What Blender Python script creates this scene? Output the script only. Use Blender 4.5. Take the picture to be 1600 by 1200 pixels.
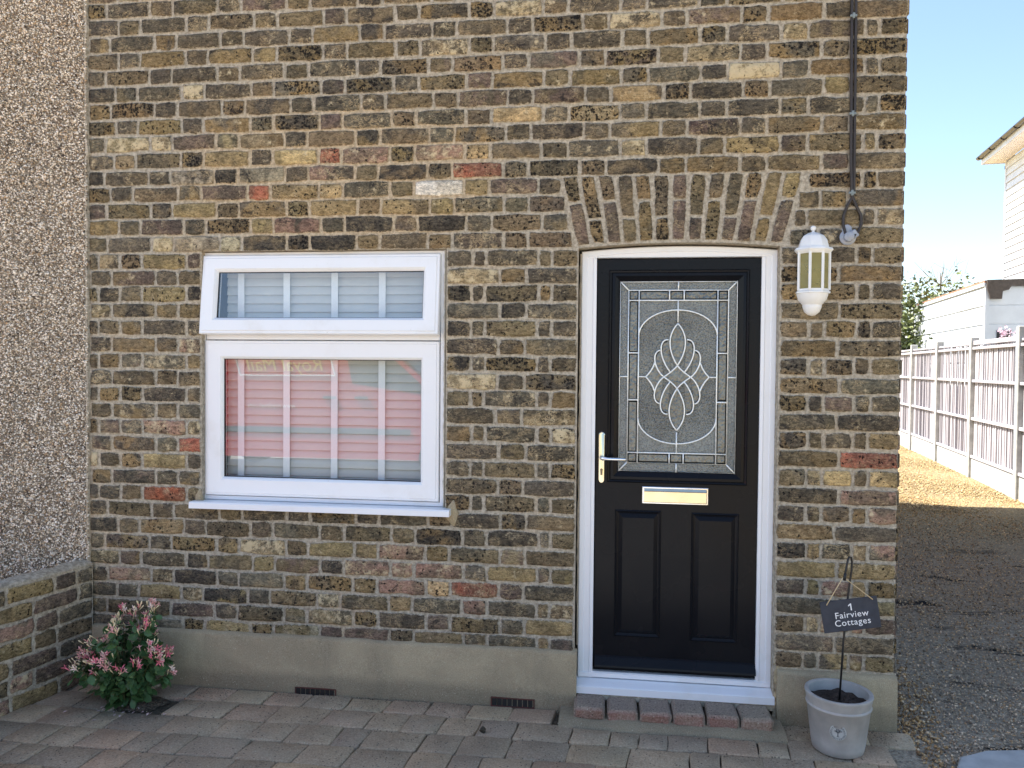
import bpy, math, random
import numpy as np
from mathutils import Vector, Matrix
sin, cos, R = math.sin, math.cos, math.radians

for _o in list(bpy.data.objects):
    bpy.data.objects.remove(_o)
scn = bpy.context.scene
COL = scn.collection

# ------------------------------------------------------------------ camera
YAW, PITCH, ROLL, FPX = R(7.33), R(1.37), R(0.5), 1200.0
CAM = Vector((0.0, -3.46, 1.555))
_f = Vector((-sin(YAW)*cos(PITCH), cos(YAW)*cos(PITCH), -sin(PITCH)))
_r = Vector((cos(YAW), sin(YAW), 0)); _u = _r.cross(_f)
CR = _r*cos(ROLL) + _u*sin(ROLL); CU = -_r*sin(ROLL) + _u*cos(ROLL); CF = _f
cd = bpy.data.cameras.new('camera'); cam = bpy.data.objects.new('camera', cd); COL.objects.link(cam)
cd.sensor_width = 36.0; cd.lens = 36.0*FPX/1600.0; cd.clip_start = 0.05; cd.clip_end = 3000
_m = Matrix((CR, CU, -CF)).transposed().to_4x4(); _m.translation = CAM
cam.matrix_world = _m
scn.camera = cam

# ------------------------------------------------------------------ light
SUN_EL, SUN_PHI = R(55), R(20)          # light travels towards +X, turned SUN_PHI towards -Y
to_sun = Vector((-cos(SUN_PHI)*cos(SUN_EL), sin(SUN_PHI)*cos(SUN_EL), sin(SUN_EL)))
wd = bpy.data.worlds.new('World'); scn.world = wd; wd.use_nodes = True
wn = wd.node_tree.nodes; wl = wd.node_tree.links
sky = wn.new('ShaderNodeTexSky'); sky.sky_type = 'NISHITA'; sky.sun_disc = False
sky.sun_elevation = SUN_EL; sky.sun_rotation = math.atan2(to_sun.x, to_sun.y)
sky.air_density = 1.0; sky.dust_density = 0.8; sky.ozone_density = 1.0
wl.new(sky.outputs[0], wn['Background'].inputs[0]); wn['Background'].inputs[1].default_value = 0.098
sd = bpy.data.lights.new('sun', 'SUN'); sd.energy = 4.9; sd.angle = R(0.53); sd.color = (1.0, 0.94, 0.84)
so = bpy.data.objects.new('sun', sd); COL.objects.link(so)
so.rotation_euler = (-to_sun).to_track_quat('-Z', 'Y').to_euler(); so.location = (-6, 3, 14)
scn.view_settings.view_transform = 'Standard'; scn.view_settings.look = 'None'
scn.view_settings.gamma = 1.0; scn.view_settings.use_curve_mapping = False
scn.view_settings.exposure = 1.68
scn.cycles.max_bounces = 8; scn.cycles.diffuse_bounces = 5; scn.cycles.glossy_bounces = 4
scn.cycles.transparent_max_bounces = 12

# ------------------------------------------------------------------ pixel helpers (photo is 1600 x 1200)
def ray(px, py):
    return CF + CR*((px-800)/FPX) - CU*((py-600)/FPX)
def PLN(px, py, p0, n):
    d = ray(px, py); t = (Vector(p0)-CAM).dot(n)/d.dot(n); return CAM + d*t
def W(px, py, y0=0.0):
    p = PLN(px, py, (0, y0, 0), Vector((0, 1, 0))); return p.x, p.z
def GR(px, py, z=0.0):
    p = PLN(px, py, (0, 0, z), Vector((0, 0, 1))); return p.x, p.y
def PX(p):
    v = Vector(p)-CAM; d = v.dot(CF); return 800+FPX*v.dot(CR)/d, 600-FPX*v.dot(CU)/d

def lin(c):
    return tuple((x/255/12.92 if x/255 <= .04045 else ((x/255+.055)/1.055)**2.4) for x in c)

# ------------------------------------------------------------------ object helpers
def tag(o, label=None, cat=None, group=None, kind=None):
    if label: o['label'] = label
    if cat: o['category'] = cat
    if group: o['group'] = group
    if kind: o['kind'] = kind
    return o
def empty(name, loc=(0, 0, 0), rz=0.0, **k):
    o = bpy.data.objects.new(name, None); COL.objects.link(o); o.location = loc; o.rotation_euler = (0, 0, rz)
    o.empty_display_size = .1
    return tag(o, **k)
def link(name, me, parent=None, **k):
    o = bpy.data.objects.new(name, me); COL.objects.link(o)
    if parent: o.parent = parent
    return tag(o, **k)
class MB:
    def __init__(s): s.v = []; s.f = []; s.at = {}
    def add(s, vs, fs):
        b = len(s.v); s.v += [tuple(p) for p in vs]; s.f += [tuple(i+b for i in f) for f in fs]; return b
    def box(s, a, b):
        (x0, y0, z0), (x1, y1, z1) = a, b
        s.add([(x0,y0,z0),(x1,y0,z0),(x1,y1,z0),(x0,y1,z0),(x0,y0,z1),(x1,y0,z1),(x1,y1,z1),(x0,y1,z1)],
              [(0,3,2,1),(4,5,6,7),(0,1,5,4),(1,2,6,5),(2,3,7,6),(3,0,4,7)]); return s
    def bbox(s, a, b, c=.004):
        # box with chamfered edges
        (x0,y0,z0),(x1,y1,z1) = a, b
        X=(x0,x1);Y=(y0,y1);Z=(z0,z1); vs=[]; idx={}
        for i in (0,1):
            for j in (0,1):
                for k in (0,1):
                    sx=1-2*i; sy=1-2*j; sz=1-2*k
                    for ax in range(3):
                        p=[X[i]+sx*c, Y[j]+sy*c, Z[k]+sz*c]; p[ax]=(X[i],Y[j],Z[k])[ax]
                        idx[i,j,k,ax]=len(vs); vs.append(p)
        fs=[]
        for i in (0,1):
            q=[idx[i,j,k,0] for j,k in ((0,0),(1,0),(1,1),(0,1))]; fs.append(q if i else q[::-1])
            q=[idx[j,i,k,1] for j,k in ((0,0),(1,0),(1,1),(0,1))]; fs.append(q[::-1] if i else q)
            q=[idx[j,k,i,2] for j,k in ((0,0),(1,0),(1,1),(0,1))]; fs.append(q if i else q[::-1])
        for i in (0,1):
            for j in (0,1):
                fs.append([idx[i,j,0,0],idx[i,j,1,0],idx[i,j,1,1],idx[i,j,0,1]])
                fs.append([idx[i,0,j,0],idx[i,1,j,0],idx[i,1,j,2],idx[i,0,j,2]])
                fs.append([idx[0,i,j,1],idx[1,i,j,1],idx[1,i,j,2],idx[0,i,j,2]])
                for k in (0,1): fs.append([idx[i,j,k,0],idx[i,j,k,1],idx[i,j,k,2]])
        s.add(vs, fs); return s
    def rings(s, loops, cap0=False, cap1=True, closed=True):
        n = len(loops[0]); b = s.add([p for l in loops for p in l], [])
        m = n if closed else n-1
        for i in range(len(loops)-1):
            for j in range(m):
                k = (j+1) % n
                s.f.append((b+i*n+j, b+i*n+k, b+(i+1)*n+k, b+(i+1)*n+j))
        if cap0: s.f.append(tuple(b+j for j in range(n))[::-1])
        if cap1: s.f.append(tuple(b+(len(loops)-1)*n+j for j in range(n)))
        return s
    def frame(s, x0, x1, z0, z1, prof, cap=False):
        # mitred frame in the XZ plane; prof = [(inset, y), ...]
        loops = [[(x0+i, y, z0+i), (x1-i, y, z0+i), (x1-i, y, z1-i), (x0+i, y, z1-i)] for i, y in prof]
        return s.rings(loops, False, cap)
    def tube(s, pts, r, n=8, caps=True):
        pts = [Vector(p) for p in pts]; rr = r if hasattr(r, '__len__') else [r]*len(pts); loops = []
        up = None
        for i, p in enumerate(pts):
            t = (pts[min(i+1, len(pts)-1)]-pts[max(i-1, 0)]).normalized()
            if up is None:
                up = Vector((0, 0, 1)) if abs(t.z) < .9 else Vector((1, 0, 0))
            a = t.cross(up).normalized(); b = a.cross(t).normalized(); up = b
            loops.append([p+(a*cos(2*math.pi*k/n)+b*sin(2*math.pi*k/n))*rr[i] for k in range(n)])
        return s.rings(loops, caps, caps)
    def lathe(s, prof, c=(0, 0, 0), n=24, cap0=True, cap1=True, rot=0.0):
        loops = [[(c[0]+r*cos(2*math.pi*k/n+rot), c[1]+r*sin(2*math.pi*k/n+rot), c[2]+z) for k in range(n)] for r, z in prof]
        return s.rings(loops, cap0, cap1)
    def prism(s, poly, y0, y1):
        # polygon in XZ, extruded along Y
        return s.rings([[(x, y0, z) for x, z in poly], [(x, y1, z) for x, z in poly]], True, True)
    def mesh(s, name, mat=None, smooth=False):
        me = bpy.data.meshes.new(name); me.from_pydata(s.v, [], s.f); me.validate(); me.update()
        if mat: me.materials.append(mat)
        if smooth is True:
            me.polygons.foreach_set('use_smooth', [True]*len(me.polygons))
        for an, (ty, vals) in s.at.items():
            a = me.attributes.new(an, ty, 'POINT')
            flat = np.array(vals, dtype=np.float32).ravel()
            a.data.foreach_set({'FLOAT': 'value', 'FLOAT_VECTOR': 'vector', 'FLOAT_COLOR': 'color'}[ty], flat)
        return me
    def build(s, name, mat=None, parent=None, smooth=False, angle=None, **k):
        me = s.mesh(name, mat, smooth or angle is not None)
        if angle is not None: me.set_sharp_from_angle(angle=R(angle))
        return link(name, me, parent, **k)

# ------------------------------------------------------------------ materials
def newmat(name):
    m = bpy.data.materials.new(name); m.use_nodes = True; nt = m.node_tree
    return m, nt, nt.nodes['Principled BSDF']
def N(nt, typ, **k):
    n = nt.nodes.new('ShaderNode'+typ)
    for a, v in k.items():
        if a.startswith('p_'): setattr(n, a[2:], v)
        else:
            key = int(a[1:]) if a[0] == 'i' and a[1:].isdigit() else a.replace('_', ' ')
            if isinstance(v, bpy.types.NodeSocket): nt.links.new(v, n.inputs[key])
            else: n.inputs[key].default_value = v
    return n
def mth(nt, op, a, b=0.0, clamp=False, c=0.0):
    n = N(nt, 'Math', p_operation=op, p_use_clamp=clamp, i0=a, i1=b)
    if op in ('MULTIPLY_ADD', 'COMPARE', 'SMOOTH_MIN'): n.inputs[2].default_value = c
    return n.outputs[0]
def mix(nt, f, a, b, mode='MIX'):
    n = N(nt, 'Mix', p_data_type='RGBA', p_blend_type=mode)
    for s, v in ((n.inputs[0], f), (n.inputs[6], a), (n.inputs[7], b)):
        if isinstance(v, bpy.types.NodeSocket): nt.links.new(v, s)
        else: s.default_value = v if not hasattr(v, '__len__') or len(v) == 4 else (*v, 1)
    return n.outputs[2]
def rng(nt, v, a, b, c=0.0, d=1.0, t='SMOOTHSTEP'):
    return N(nt, 'MapRange', p_interpolation_type=t, i0=v, i1=a, i2=b, i3=c, i4=d).outputs[0]
def noise(nt, vec, sc, det=4.0, rough=.55, dist=0.0):
    return N(nt, 'TexNoise', Vector=vec, Scale=sc, Detail=det, Roughness=rough, Distortion=dist).outputs[0]
def vadd(nt, a, b):
    return N(nt, 'VectorMath', p_operation='ADD', i0=a, i1=b).outputs[0]
def vmul(nt, a, b):
    return N(nt, 'VectorMath', p_operation='MULTIPLY', i0=a, i1=b).outputs[0]
def bump(nt, hgt, strength=.5, dist=.003, nrm=None):
    n = N(nt, 'Bump', Strength=strength, Distance=dist, Height=hgt)
    if nrm: nt.links.new(nrm, n.inputs['Normal'])
    return n.outputs[0]
def setp(nt, b, **k):
    for a, v in k.items():
        key = a.replace('_', ' ')
        if isinstance(v, bpy.types.NodeSocket): nt.links.new(v, b.inputs[key])
        else: b.inputs[key].default_value = v if not hasattr(v, '__len__') or len(v) != 3 or key == 'Normal' else (*v, 1)
def pos(nt): return N(nt, 'NewGeometry').outputs['Position']
def simple(name, col, rough=.5, var=.08, scale=30, bmp=0.0, bscale=200, metallic=0.0, spec=.5, bdist=.002):
    m, nt, b = newmat(name); p = N(nt, 'TexCoord').outputs['Object']
    n1 = noise(nt, p, scale, 5)
    c = mix(nt, rng(nt, n1, .3, .7), tuple(x*(1-var) for x in col), tuple(min(1, x*(1+var)) for x in col))
    setp(nt, b, Base_Color=c, Roughness=rng(nt, noise(nt, p, scale*.7, 3), .3, .7, max(0, rough-.06), min(1, rough+.06)), Metallic=metallic)
    b.inputs['Specular IOR Level'].default_value = spec
    if bmp: setp(nt, b, Normal=bump(nt, noise(nt, p, bscale, 4), bmp, bdist))
    return m

MORT_G, MORT_T = lin((184, 172, 152)), lin((202, 179, 145))
def mortar_colour(nt, p):
    x = N(nt, 'SeparateXYZ', Vector=p)
    n = noise(nt, p, 2.2, 4); n2 = noise(nt, p, 60, 5, .7); n3 = noise(nt, p, 9, 4, .6)
    # tan repointing patch above the window
    ex = mth(nt, 'DIVIDE', mth(nt, 'ADD', x.outputs[0], 1.28), .78)
    ez = mth(nt, 'DIVIDE', mth(nt, 'SUBTRACT', x.outputs[2], 2.42), .34)
    r2 = mth(nt, 'ADD', mth(nt, 'POWER', mth(nt, 'ABSOLUTE', ex), 2.5), mth(nt, 'POWER', mth(nt, 'ABSOLUTE', ez), 2.5))
    patch = rng(nt, mth(nt, 'ADD', r2, mth(nt, 'MULTIPLY', n3, 1.2)), 1.1, 1.9, 1, 0)
    f = mth(nt, 'MAXIMUM', patch, rng(nt, n, .5, .7, 0, .55))
    c = mix(nt, f, MORT_G, MORT_T)
    c = mix(nt, rng(nt, n2, .3, .72, 0, 1), mix(nt, .55, c, (.03, .027, .022)), mix(nt, .22, c, (.75, .7, .6)))
    c = mix(nt, rng(nt, noise(nt, p, 5.5, 6, .65, .8), .66, .74, 0, .75), c, lin((205, 196, 178)))
    return c, n2
def mat_mortar():
    m, nt, b = newmat('mortar'); p = pos(nt); c, n2 = mortar_colour(nt, p)
    setp(nt, b, Base_Color=c, Roughness=.95, Normal=bump(nt, n2, .9, .004)); b.inputs['Specular IOR Level'].default_value = .2
    return m
def mat_brick():
    m, nt, b = newmat('stock_brick')
    A = N(nt, 'Attribute', p_attribute_name='tintA').outputs['Color']
    B = N(nt, 'Attribute', p_attribute_name='tintB').outputs['Color']
    prm = N(nt, 'SeparateXYZ', Vector=N(nt, 'Attribute', p_attribute_name='prm').outputs['Vector'])
    pit, lime, seed = prm.outputs
    edge = N(nt, 'Attribute', p_attribute_name='edge').outputs['Fac']
    wp = pos(nt)
    off = N(nt, 'CombineXYZ', i0=mth(nt, 'MULTIPLY', seed, 37.0), i1=mth(nt, 'MULTIPLY', seed, 91.0), i2=mth(nt, 'MULTIPLY', seed, 13.0)).outputs[0]
    p = vadd(nt, wp, off)
    ps = vmul(nt, p, (1, 1, 1.9))
    n1 = noise(nt, p, 8.5, 4, .55, .5); n2 = noise(nt, ps, 48, 6, .78, .3); n3 = noise(nt, ps, 24, 6, .65, 1.8); nf = noise(nt, p, 260, 3, .6)
    c = mix(nt, rng(nt, n1, .43, .57), A, B)
    c = mix(nt, rng(nt, n2, .36, .66), mix(nt, .58, c, (.014, .012, .010), 'MIX'), mix(nt, .16, c, (.55, .45, .31)))
    # creases: pale squiggles in the sanded face
    rid = mth(nt, 'ABSOLUTE', mth(nt, 'SUBTRACT', n3, .5))
    sq = mth(nt, 'MULTIPLY', rng(nt, rid, .010, .045, 1, 0), rng(nt, noise(nt, p, 15, 3), .44, .60))
    c = mix(nt, mth(nt, 'MULTIPLY', sq, mth(nt, 'ADD', mth(nt, 'MULTIPLY', lime, 1.1), .16), True), c, lin((196, 172, 132)))
    # dark creases
    rid2 = mth(nt, 'ABSOLUTE', mth(nt, 'SUBTRACT', noise(nt, ps, 30, 5, .7, 1.4), .5))
    c = mix(nt, mth(nt, 'MULTIPLY', rng(nt, rid2, .0, .03, 1, 0), .62), c, (.012, .010, .008))
    soot = mth(nt, 'MULTIPLY', rng(nt, noise(nt, p, 10, 6, .7, .8), .585, .66), rng(nt, noise(nt, p, 55, 5, .75), .36, .5))
    c = mix(nt, mth(nt, 'MULTIPLY', soot, .82), c, (.016, .015, .016))
    crust = mth(nt, 'MULTIPLY', rng(nt, noise(nt, ps, 40, 7, .8, 1.0), .60, .68), rng(nt, noise(nt, p, 9, 3), .5, .62))
    c = mix(nt, mth(nt, 'MULTIPLY', crust, .6), c, lin((214, 194, 156)))
    # lime bloom
    bl = rng(nt, mth(nt, 'ADD', noise(nt, p, 22, 7, .75), mth(nt, 'MULTIPLY', lime, .17)), .62, .76)
    c = mix(nt, mth(nt, 'MULTIPLY', bl, .85), c, lin((206, 188, 152)))
    # burnt pits
    vo = N(nt, 'TexVoronoi', Vector=vadd(nt, p, vmul(nt, N(nt, 'TexNoise', Vector=p, Scale=140.0, Detail=3.0).outputs['Color'], (.020, .020, .020))), Scale=88.0)
    vr = N(nt, 'SeparateXYZ', Vector=vo.outputs['Color']).outputs[0]
    thr = mth(nt, 'MULTIPLY', rng(nt, mth(nt, 'ADD', vr, pit), .90, 1.40), .60)
    pm = rng(nt, mth(nt, 'SUBTRACT', vo.outputs['Distance'], thr), -.06, .05, 1, 0)
    pm = mth(nt, 'MULTIPLY', pm, rng(nt, thr, .02, .10))
    c = mix(nt, mth(nt, 'MULTIPLY', pm, .93), c, (.006, .005, .005))
    # ragged mortar over the arrises
    mc, mn = mortar_colour(nt, wp)
    em = mth(nt, 'ADD', edge, mth(nt, 'MULTIPLY', mth(nt, 'SUBTRACT', noise(nt, p, 85, 5, .7), .5), 2.3))
    em = rng(nt, em, .02, .26, 1, 0)
    c = mix(nt, mth(nt, 'MULTIPLY', em, .9), c, mc)
    hgt = mth(nt, 'ADD', mth(nt, 'SUBTRACT', mth(nt, 'MULTIPLY', n2, .8), mth(nt, 'MULTIPLY', pm, 1.6)), mth(nt, 'ADD', mth(nt, 'MULTIPLY', nf, .35), mth(nt, 'MULTIPLY', n3, .7)))
    setp(nt, b, Base_Color=c, Roughness=.92, Normal=bump(nt, hgt, 1.0, .0045)); b.inputs['Specular IOR Level'].default_value = .25
    return m
def mat_vcol(name, rough=.8, spec=.3, bmp=.3, bscale=300):
    m, nt, b = newmat(name); A = N(nt, 'Attribute', p_attribute_name='tintA').outputs['Color']; p = pos(nt)
    c = mix(nt, rng(nt, noise(nt, p, 160, 3), .3, .7), mix(nt, .3, A, (.02, .02, .02)), A)
    setp(nt, b, Base_Color=c, Roughness=rough, Normal=bump(nt, noise(nt, p, bscale, 3), bmp, .001)); b.inputs['Specular IOR Level'].default_value = spec
    return m
def mat_cement():
    m, nt, b = newmat('cement_render'); p = pos(nt)
    n1 = noise(nt, p, 3.0, 6, .6, .5); n2 = noise(nt, p, 220, 3, .7); n3 = noise(nt, vmul(nt, p, (9, 9, 2.0)), 1.0, 5, .6)
    z = N(nt, 'SeparateXYZ', Vector=p).outputs[2]
    c = mix(nt, rng(nt, n1, .35, .65), lin((162, 145, 115)), lin((182, 164, 131)))
    c = mix(nt, rng(nt, n3, .52, .72, 0, .4), c, lin((140, 127, 103)))
    c = mix(nt, rng(nt, mth(nt, 'ADD', z, mth(nt, 'MULTIPLY', n1, -.12)), .0, .05, .35, 0), c, lin((66, 62, 54)))
    c = mix(nt, rng(nt, n2, .3, .75, 0, 1), mix(nt, .28, c, (.03, .03, .03)), mix(nt, .1, c, (.7, .68, .6)))
    v = N(nt, 'TexVoronoi', Vector=p, Scale=120.0); vc = N(nt, 'SeparateXYZ', Vector=v.outputs['Color']).outputs[0]
    c = mix(nt, mth(nt, 'MULTIPLY', rng(nt, v.outputs['Distance'], .15, .3, 1, 0), rng(nt, vc, .93, .95)), c, lin((190, 182, 160)))
    setp(nt, b, Base_Color=c, Roughness=.93, Normal=bump(nt, mth(nt, 'ADD', n2, mth(nt, 'MULTIPLY', n1, 2)), .6, .004)); b.inputs['Specular IOR Level'].default_value = .25
    return m
def mat_paver():
    m, nt, b = newmat('concrete_paver'); p = pos(nt)
    A = N(nt, 'Attribute', p_attribute_name='tintA').outputs['Color']
    n1 = noise(nt, p, 7, 5, .6); n2 = noise(nt, p, 130, 4, .75); nb = noise(nt, p, 2.2, 5, .65, .4)
    c = mix(nt, rng(nt, n1, .35, .68), mix(nt, .2, A, (.05, .05, .045)), A)
    c = mix(nt, rng(nt, nb, .46, .68, 0, .4), c, lin((178, 165, 138)))
    c = mix(nt, rng(nt, n2, .3, .72), mix(nt, .40, c, (.02, .02, .018)), mix(nt, .2, c, (.6, .57, .5)))
    v = N(nt, 'TexVoronoi', Vector=p, Scale=85.0); vc = N(nt, 'SeparateXYZ', Vector=v.outputs['Color'])
    sp = mth(nt, 'MULTIPLY', rng(nt, v.outputs['Distance'], .10, .26, 1, 0), rng(nt, vc.outputs[0], .80, .88))
    c = mix(nt, mth(nt, 'MULTIPLY', sp, .8), c, lin((196, 190, 172)))
    sp2 = mth(nt, 'MULTIPLY', rng(nt, v.outputs['Distance'], .2, .4, 1, 0), rng(nt, vc.outputs[1], .84, .9))
    c = mix(nt, mth(nt, 'MULTIPLY', sp2, .7), c, (.018, .017, .016))
    setp(nt, b, Base_Color=c, Roughness=.9, Normal=bump(nt, mth(nt, 'ADD', n2, n1), .8, .004)); b.inputs['Specular IOR Level'].default_value = .25
    return m
def mat_ground(name, a, bcol, sc=40, dark=.4, bd=.01):
    m, nt, b = newmat(name); p = pos(nt)
    n1 = noise(nt, p, sc, 6, .75); n0 = noise(nt, p, .9, 5, .6)
    v = N(nt, 'TexVoronoi', Vector=p, Scale=sc*1.6); vc = N(nt, 'SeparateXYZ', Vector=v.outputs['Color']).outputs[0]
    c = mix(nt, vc, a, bcol); c = mix(nt, rng(nt, n1, .35, .7, dark, 0), c, (.01, .01, .01)); c = mix(nt, rng(nt, n0, .4, .65, 0, .35), c, tuple(x*.55 for x in a))
    setp(nt, b, Base_Color=c, Roughness=.95, Normal=bump(nt, mth(nt, 'SUBTRACT', n1, v.outputs['Distance']), 1.0, bd)); b.inputs['Specular IOR Level'].default_value = .2
    return m
def mat_drive():
    # dark worn tarmac near the house front, golden gravel beyond and along the house
    m, nt, b = newmat('drive_surface'); p = pos(nt); s = N(nt, 'SeparateXYZ', Vector=p)
    nn = noise(nt, p, 1.6, 5, .6); n1 = noise(nt, p, 55, 6, .75); v = N(nt, 'TexVoronoi', Vector=p, Scale=70.0); vc = N(nt, 'SeparateXYZ', Vector=v.outputs['Color']).outputs[0]
    tar = mix(nt, vc, lin((182, 166, 144)), lin((212, 196, 170)))
    gra = mix(nt, vc, lin((142, 124, 94)), lin((188, 170, 132)))
    f = rng(nt, mth(nt, 'ADD', s.outputs[1], mth(nt, 'MULTIPLY', nn, 1.6)), 3.6, 5.4)
    mid = mix(nt, .5, lin((172, 152, 130)), lin((206, 182, 150)))
    f2 = rng(nt, mth(nt, 'ADD', s.outputs[1], mth(nt, 'MULTIPLY', nn, 1.2)), 1.6, 2.6)
    c = mix(nt, f, mix(nt, f2, tar, mid), gra)
    c = mix(nt, rng(nt, n1, .38, .68, .5, 0), c, (.01, .01, .01))
    c = mix(nt, mth(nt, 'MULTIPLY', rng(nt, noise(nt, vmul(nt, p, (1.2, 3.2, 1)), 1.3, 5, .65, .6), .56, .66), mth(nt, 'SUBTRACT', 1, f)), c, (.012, .011, .011))
    setp(nt, b, Base_Color=c, Roughness=.95, Normal=bump(nt, mth(nt, 'SUBTRACT', n1, v.outputs['Distance']), 1.0, .012)); b.inputs['Specular IOR Level'].default_value = .2
    return m
def mat_glass(name, refl=.15, tint=(.93, .96, .95)):
    m = bpy.data.materials.new(name); m.use_nodes = True; nt = m.node_tree; nt.nodes.clear()
    o = N(nt, 'OutputMaterial'); t = N(nt, 'BsdfTransparent', Color=(*tint, 1)); g = N(nt, 'BsdfGlossy', Color=(1, 1, 1, 1), Roughness=0.0)
    ge = N(nt, 'NewGeometry'); co = mth(nt, 'ABSOLUTE', N(nt, 'VectorMath', p_operation='DOT_PRODUCT', i0=ge.outputs['Normal'], i1=ge.outputs['Incoming']).outputs['Value'])
    fr_ = mth(nt, 'MULTIPLY_ADD', mth(nt, 'POWER', mth(nt, 'SUBTRACT', 1.0, co), 5.0), 1-refl, True, refl)
    p = N(nt, 'TexCoord').outputs['Object']
    g.inputs['Normal'].default_value = (0, 0, 0)
    nt.links.new(bump(nt, noise(nt, p, 2.2, 1), .05, .004), g.inputs['Normal'])
    mx = N(nt, 'MixShader', i0=fr_); nt.links.new(t.outputs[0], mx.inputs[1]); nt.links.new(g.outputs[0], mx.inputs[2])
    nt.links.new(mx.outputs[0], o.inputs[0]); return m
def mat_obscure(name, base, sc, strength, dark):
    m, nt, b = newmat(name); p = pos(nt)
    v = N(nt, 'TexVoronoi', Vector=p, Scale=sc, p_feature='SMOOTH_F1'); n1 = noise(nt, p, sc*1.1, 3, .7); n0 = noise(nt, p, 7, 4, .6)
    c = mix(nt, rng(nt, n1, .40, .56), tuple(x*dark for x in base), base); c = mix(nt, rng(nt, n0, .35, .7), mix(nt, .35, c, (.03, .035, .03)), mix(nt, .15, c, lin((150, 160, 158))))
    setp(nt, b, Base_Color=c, Roughness=.06, Normal=bump(nt, mth(nt, 'ADD', v.outputs['Distance'], mth(nt, 'MULTIPLY', n1, .7)), strength, .006))
    b.inputs['IOR'].default_value = 1.95
    return m
def mat_door():
    m, nt, b = newmat('black_woodgrain'); p = N(nt, 'TexCoord').outputs['Object']
    n1 = noise(nt, vmul(nt, p, (130, 130, 7)), 1.0, 4, .6, .8); n2 = noise(nt, p, 4, 3)
    setp(nt, b, Base_Color=mix(nt, n2, (.005, .0055, .008), (.009, .0095, .012)), Roughness=rng(nt, n2, .3, .7, .22, .32), Normal=bump(nt, n1, .32, .0012)); b.inputs['Specular IOR Level'].default_value = .14
    return m
def mat_upvc():
    m, nt, b = newmat('white_upvc'); p = pos(nt); n1 = noise(nt, p, 5, 6, .65); n2 = noise(nt, p, 60, 4, .7)
    c = mix(nt, rng(nt, n1, .5, .78, 0, .35), (.80, .805, .82), lin((206, 201, 190)))
    c = mix(nt, rng(nt, n2, .66, .76, 0, .35), c, lin((170, 160, 140)))
    setp(nt, b, Base_Color=c, Roughness=.32); b.inputs['Specular IOR Level'].default_value = .4
    return m
def mat_leaf(name, a, c2, tr=.25):
    m, nt, b = newmat(name); oi = N(nt, 'ObjectInfo').outputs['Random']; p = pos(nt)
    c = mix(nt, oi, a, c2); c = mix(nt, rng(nt, noise(nt, p, 45, 3), .3, .7, .3, 0), c, (.01, .02, .008))
    setp(nt, b, Base_Color=c, Roughness=.45); b.inputs['Transmission Weight'].default_value = 0
    b.inputs['Subsurface Weight'].default_value = 0; b.inputs['Specular IOR Level'].default_value = .35
    return m

M = {}
M['mortar'] = mat_mortar(); M['brick'] = mat_brick(); M['cement'] = mat_cement(); M['paver'] = mat_paver()
M['pebble'] = mat_vcol('dash_pebble', .7, .35, .2); M['gravel'] = mat_vcol('gravel_stone', .9, .2, .3)
M['stepbrick'] = M['paver']
M['dashbed'] = mat_ground('dash_bed', lin((150, 138, 122)), lin((190, 176, 156)), 90, .5, .006)
M['upvc'] = mat_upvc(); M['door'] = mat_door()
M['glass'] = mat_glass('window_glass', .15)
M['obsA'] = mat_obscure('stippled_glass', lin((112, 118, 113)), 170, .6, .12)
M['obsB'] = mat_obscure('hammered_glass', lin((112, 112, 100)), 140, 1.0, .05)
M['obsC'] = mat_obscure('bevel_glass', lin((90, 92, 85)), 80, .6, .15)
M['bevel_refraction'] = simple('bevel_edge', (.014, .015, .014), .1, .1, spec=.25)  # near-black colour stands in for refraction in the clear bevelled glass
M['lead'] = simple('silver_came', (.82, .84, .83), .3, .05, 60, metallic=.25)
M['chrome'] = simple('chrome', (.80, .80, .80), .12, .03, 20, metallic=1.0)
M['gold'] = simple('pale_brass', (.80, .70, .52), .2, .05, 20, metallic=1.0)
M['blackhole'] = simple('trim_and_hole_black', (.01, .01, .01), .6)  # black trim, also painted shade for vent slots and shed hole
M['slat'] = simple('blind_slat', (.58, .575, .56), .5, .04, 8)
M['tape'] = simple('blind_tape', (.82, .83, .86), .8, .03, 200)
M['room'] = simple('room_plaster', (.30, .29, .27), .9)
M['pot'] = simple('grey_glazed_pot', lin((170, 166, 160)), .5, .12, 14, .25, 160)
M['soil'] = mat_ground('soil', lin((92, 80, 72)), lin((60, 50, 44)), 60, .5, .006)
M['iron'] = simple('black_iron', (.012, .012, .013), .45, .1, 40, .2, 200)
M['slate'] = simple('slate', lin((52, 55, 64)), .7, .14, 25, .5, 60)
M['white'] = simple('white_paint', (.78, .78, .77), .5, .05, 12, .1, 120)
M['ltext'] = simple('white_lettering', (.82, .82, .82), .6, .02)
M['string'] = simple('jute_string', lin((204, 180, 140)), .9, .1, 100)
M['amber'] = simple('amber_glass', lin((152, 142, 84)), .3, .08, 20, .25, 300)
_nt = M['amber'].node_tree; _b = _nt.nodes['Principled BSDF']; _b.inputs['Alpha'].default_value = .62
M['bulb'] = simple('lamp_bulb', lin((190, 180, 120)), .3)
M['cable'] = simple('black_cable', lin((48, 42, 40)), .55, .15, 30, .2, 150)
M['clip'] = simple('grey_clip', lin((120, 130, 132)), .5)
M['plastic'] = simple('cloudy_plastic', lin((150, 155, 165)), .25, .1, 40)
M['ventred'] = simple('terracotta_vent', lin((86, 48, 40)), .8, .2, 60, .4, 200)
M['concrete'] = simple('pale_concrete', (.38, .38, .365), .9, .15, 9, .5, 120)
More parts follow.
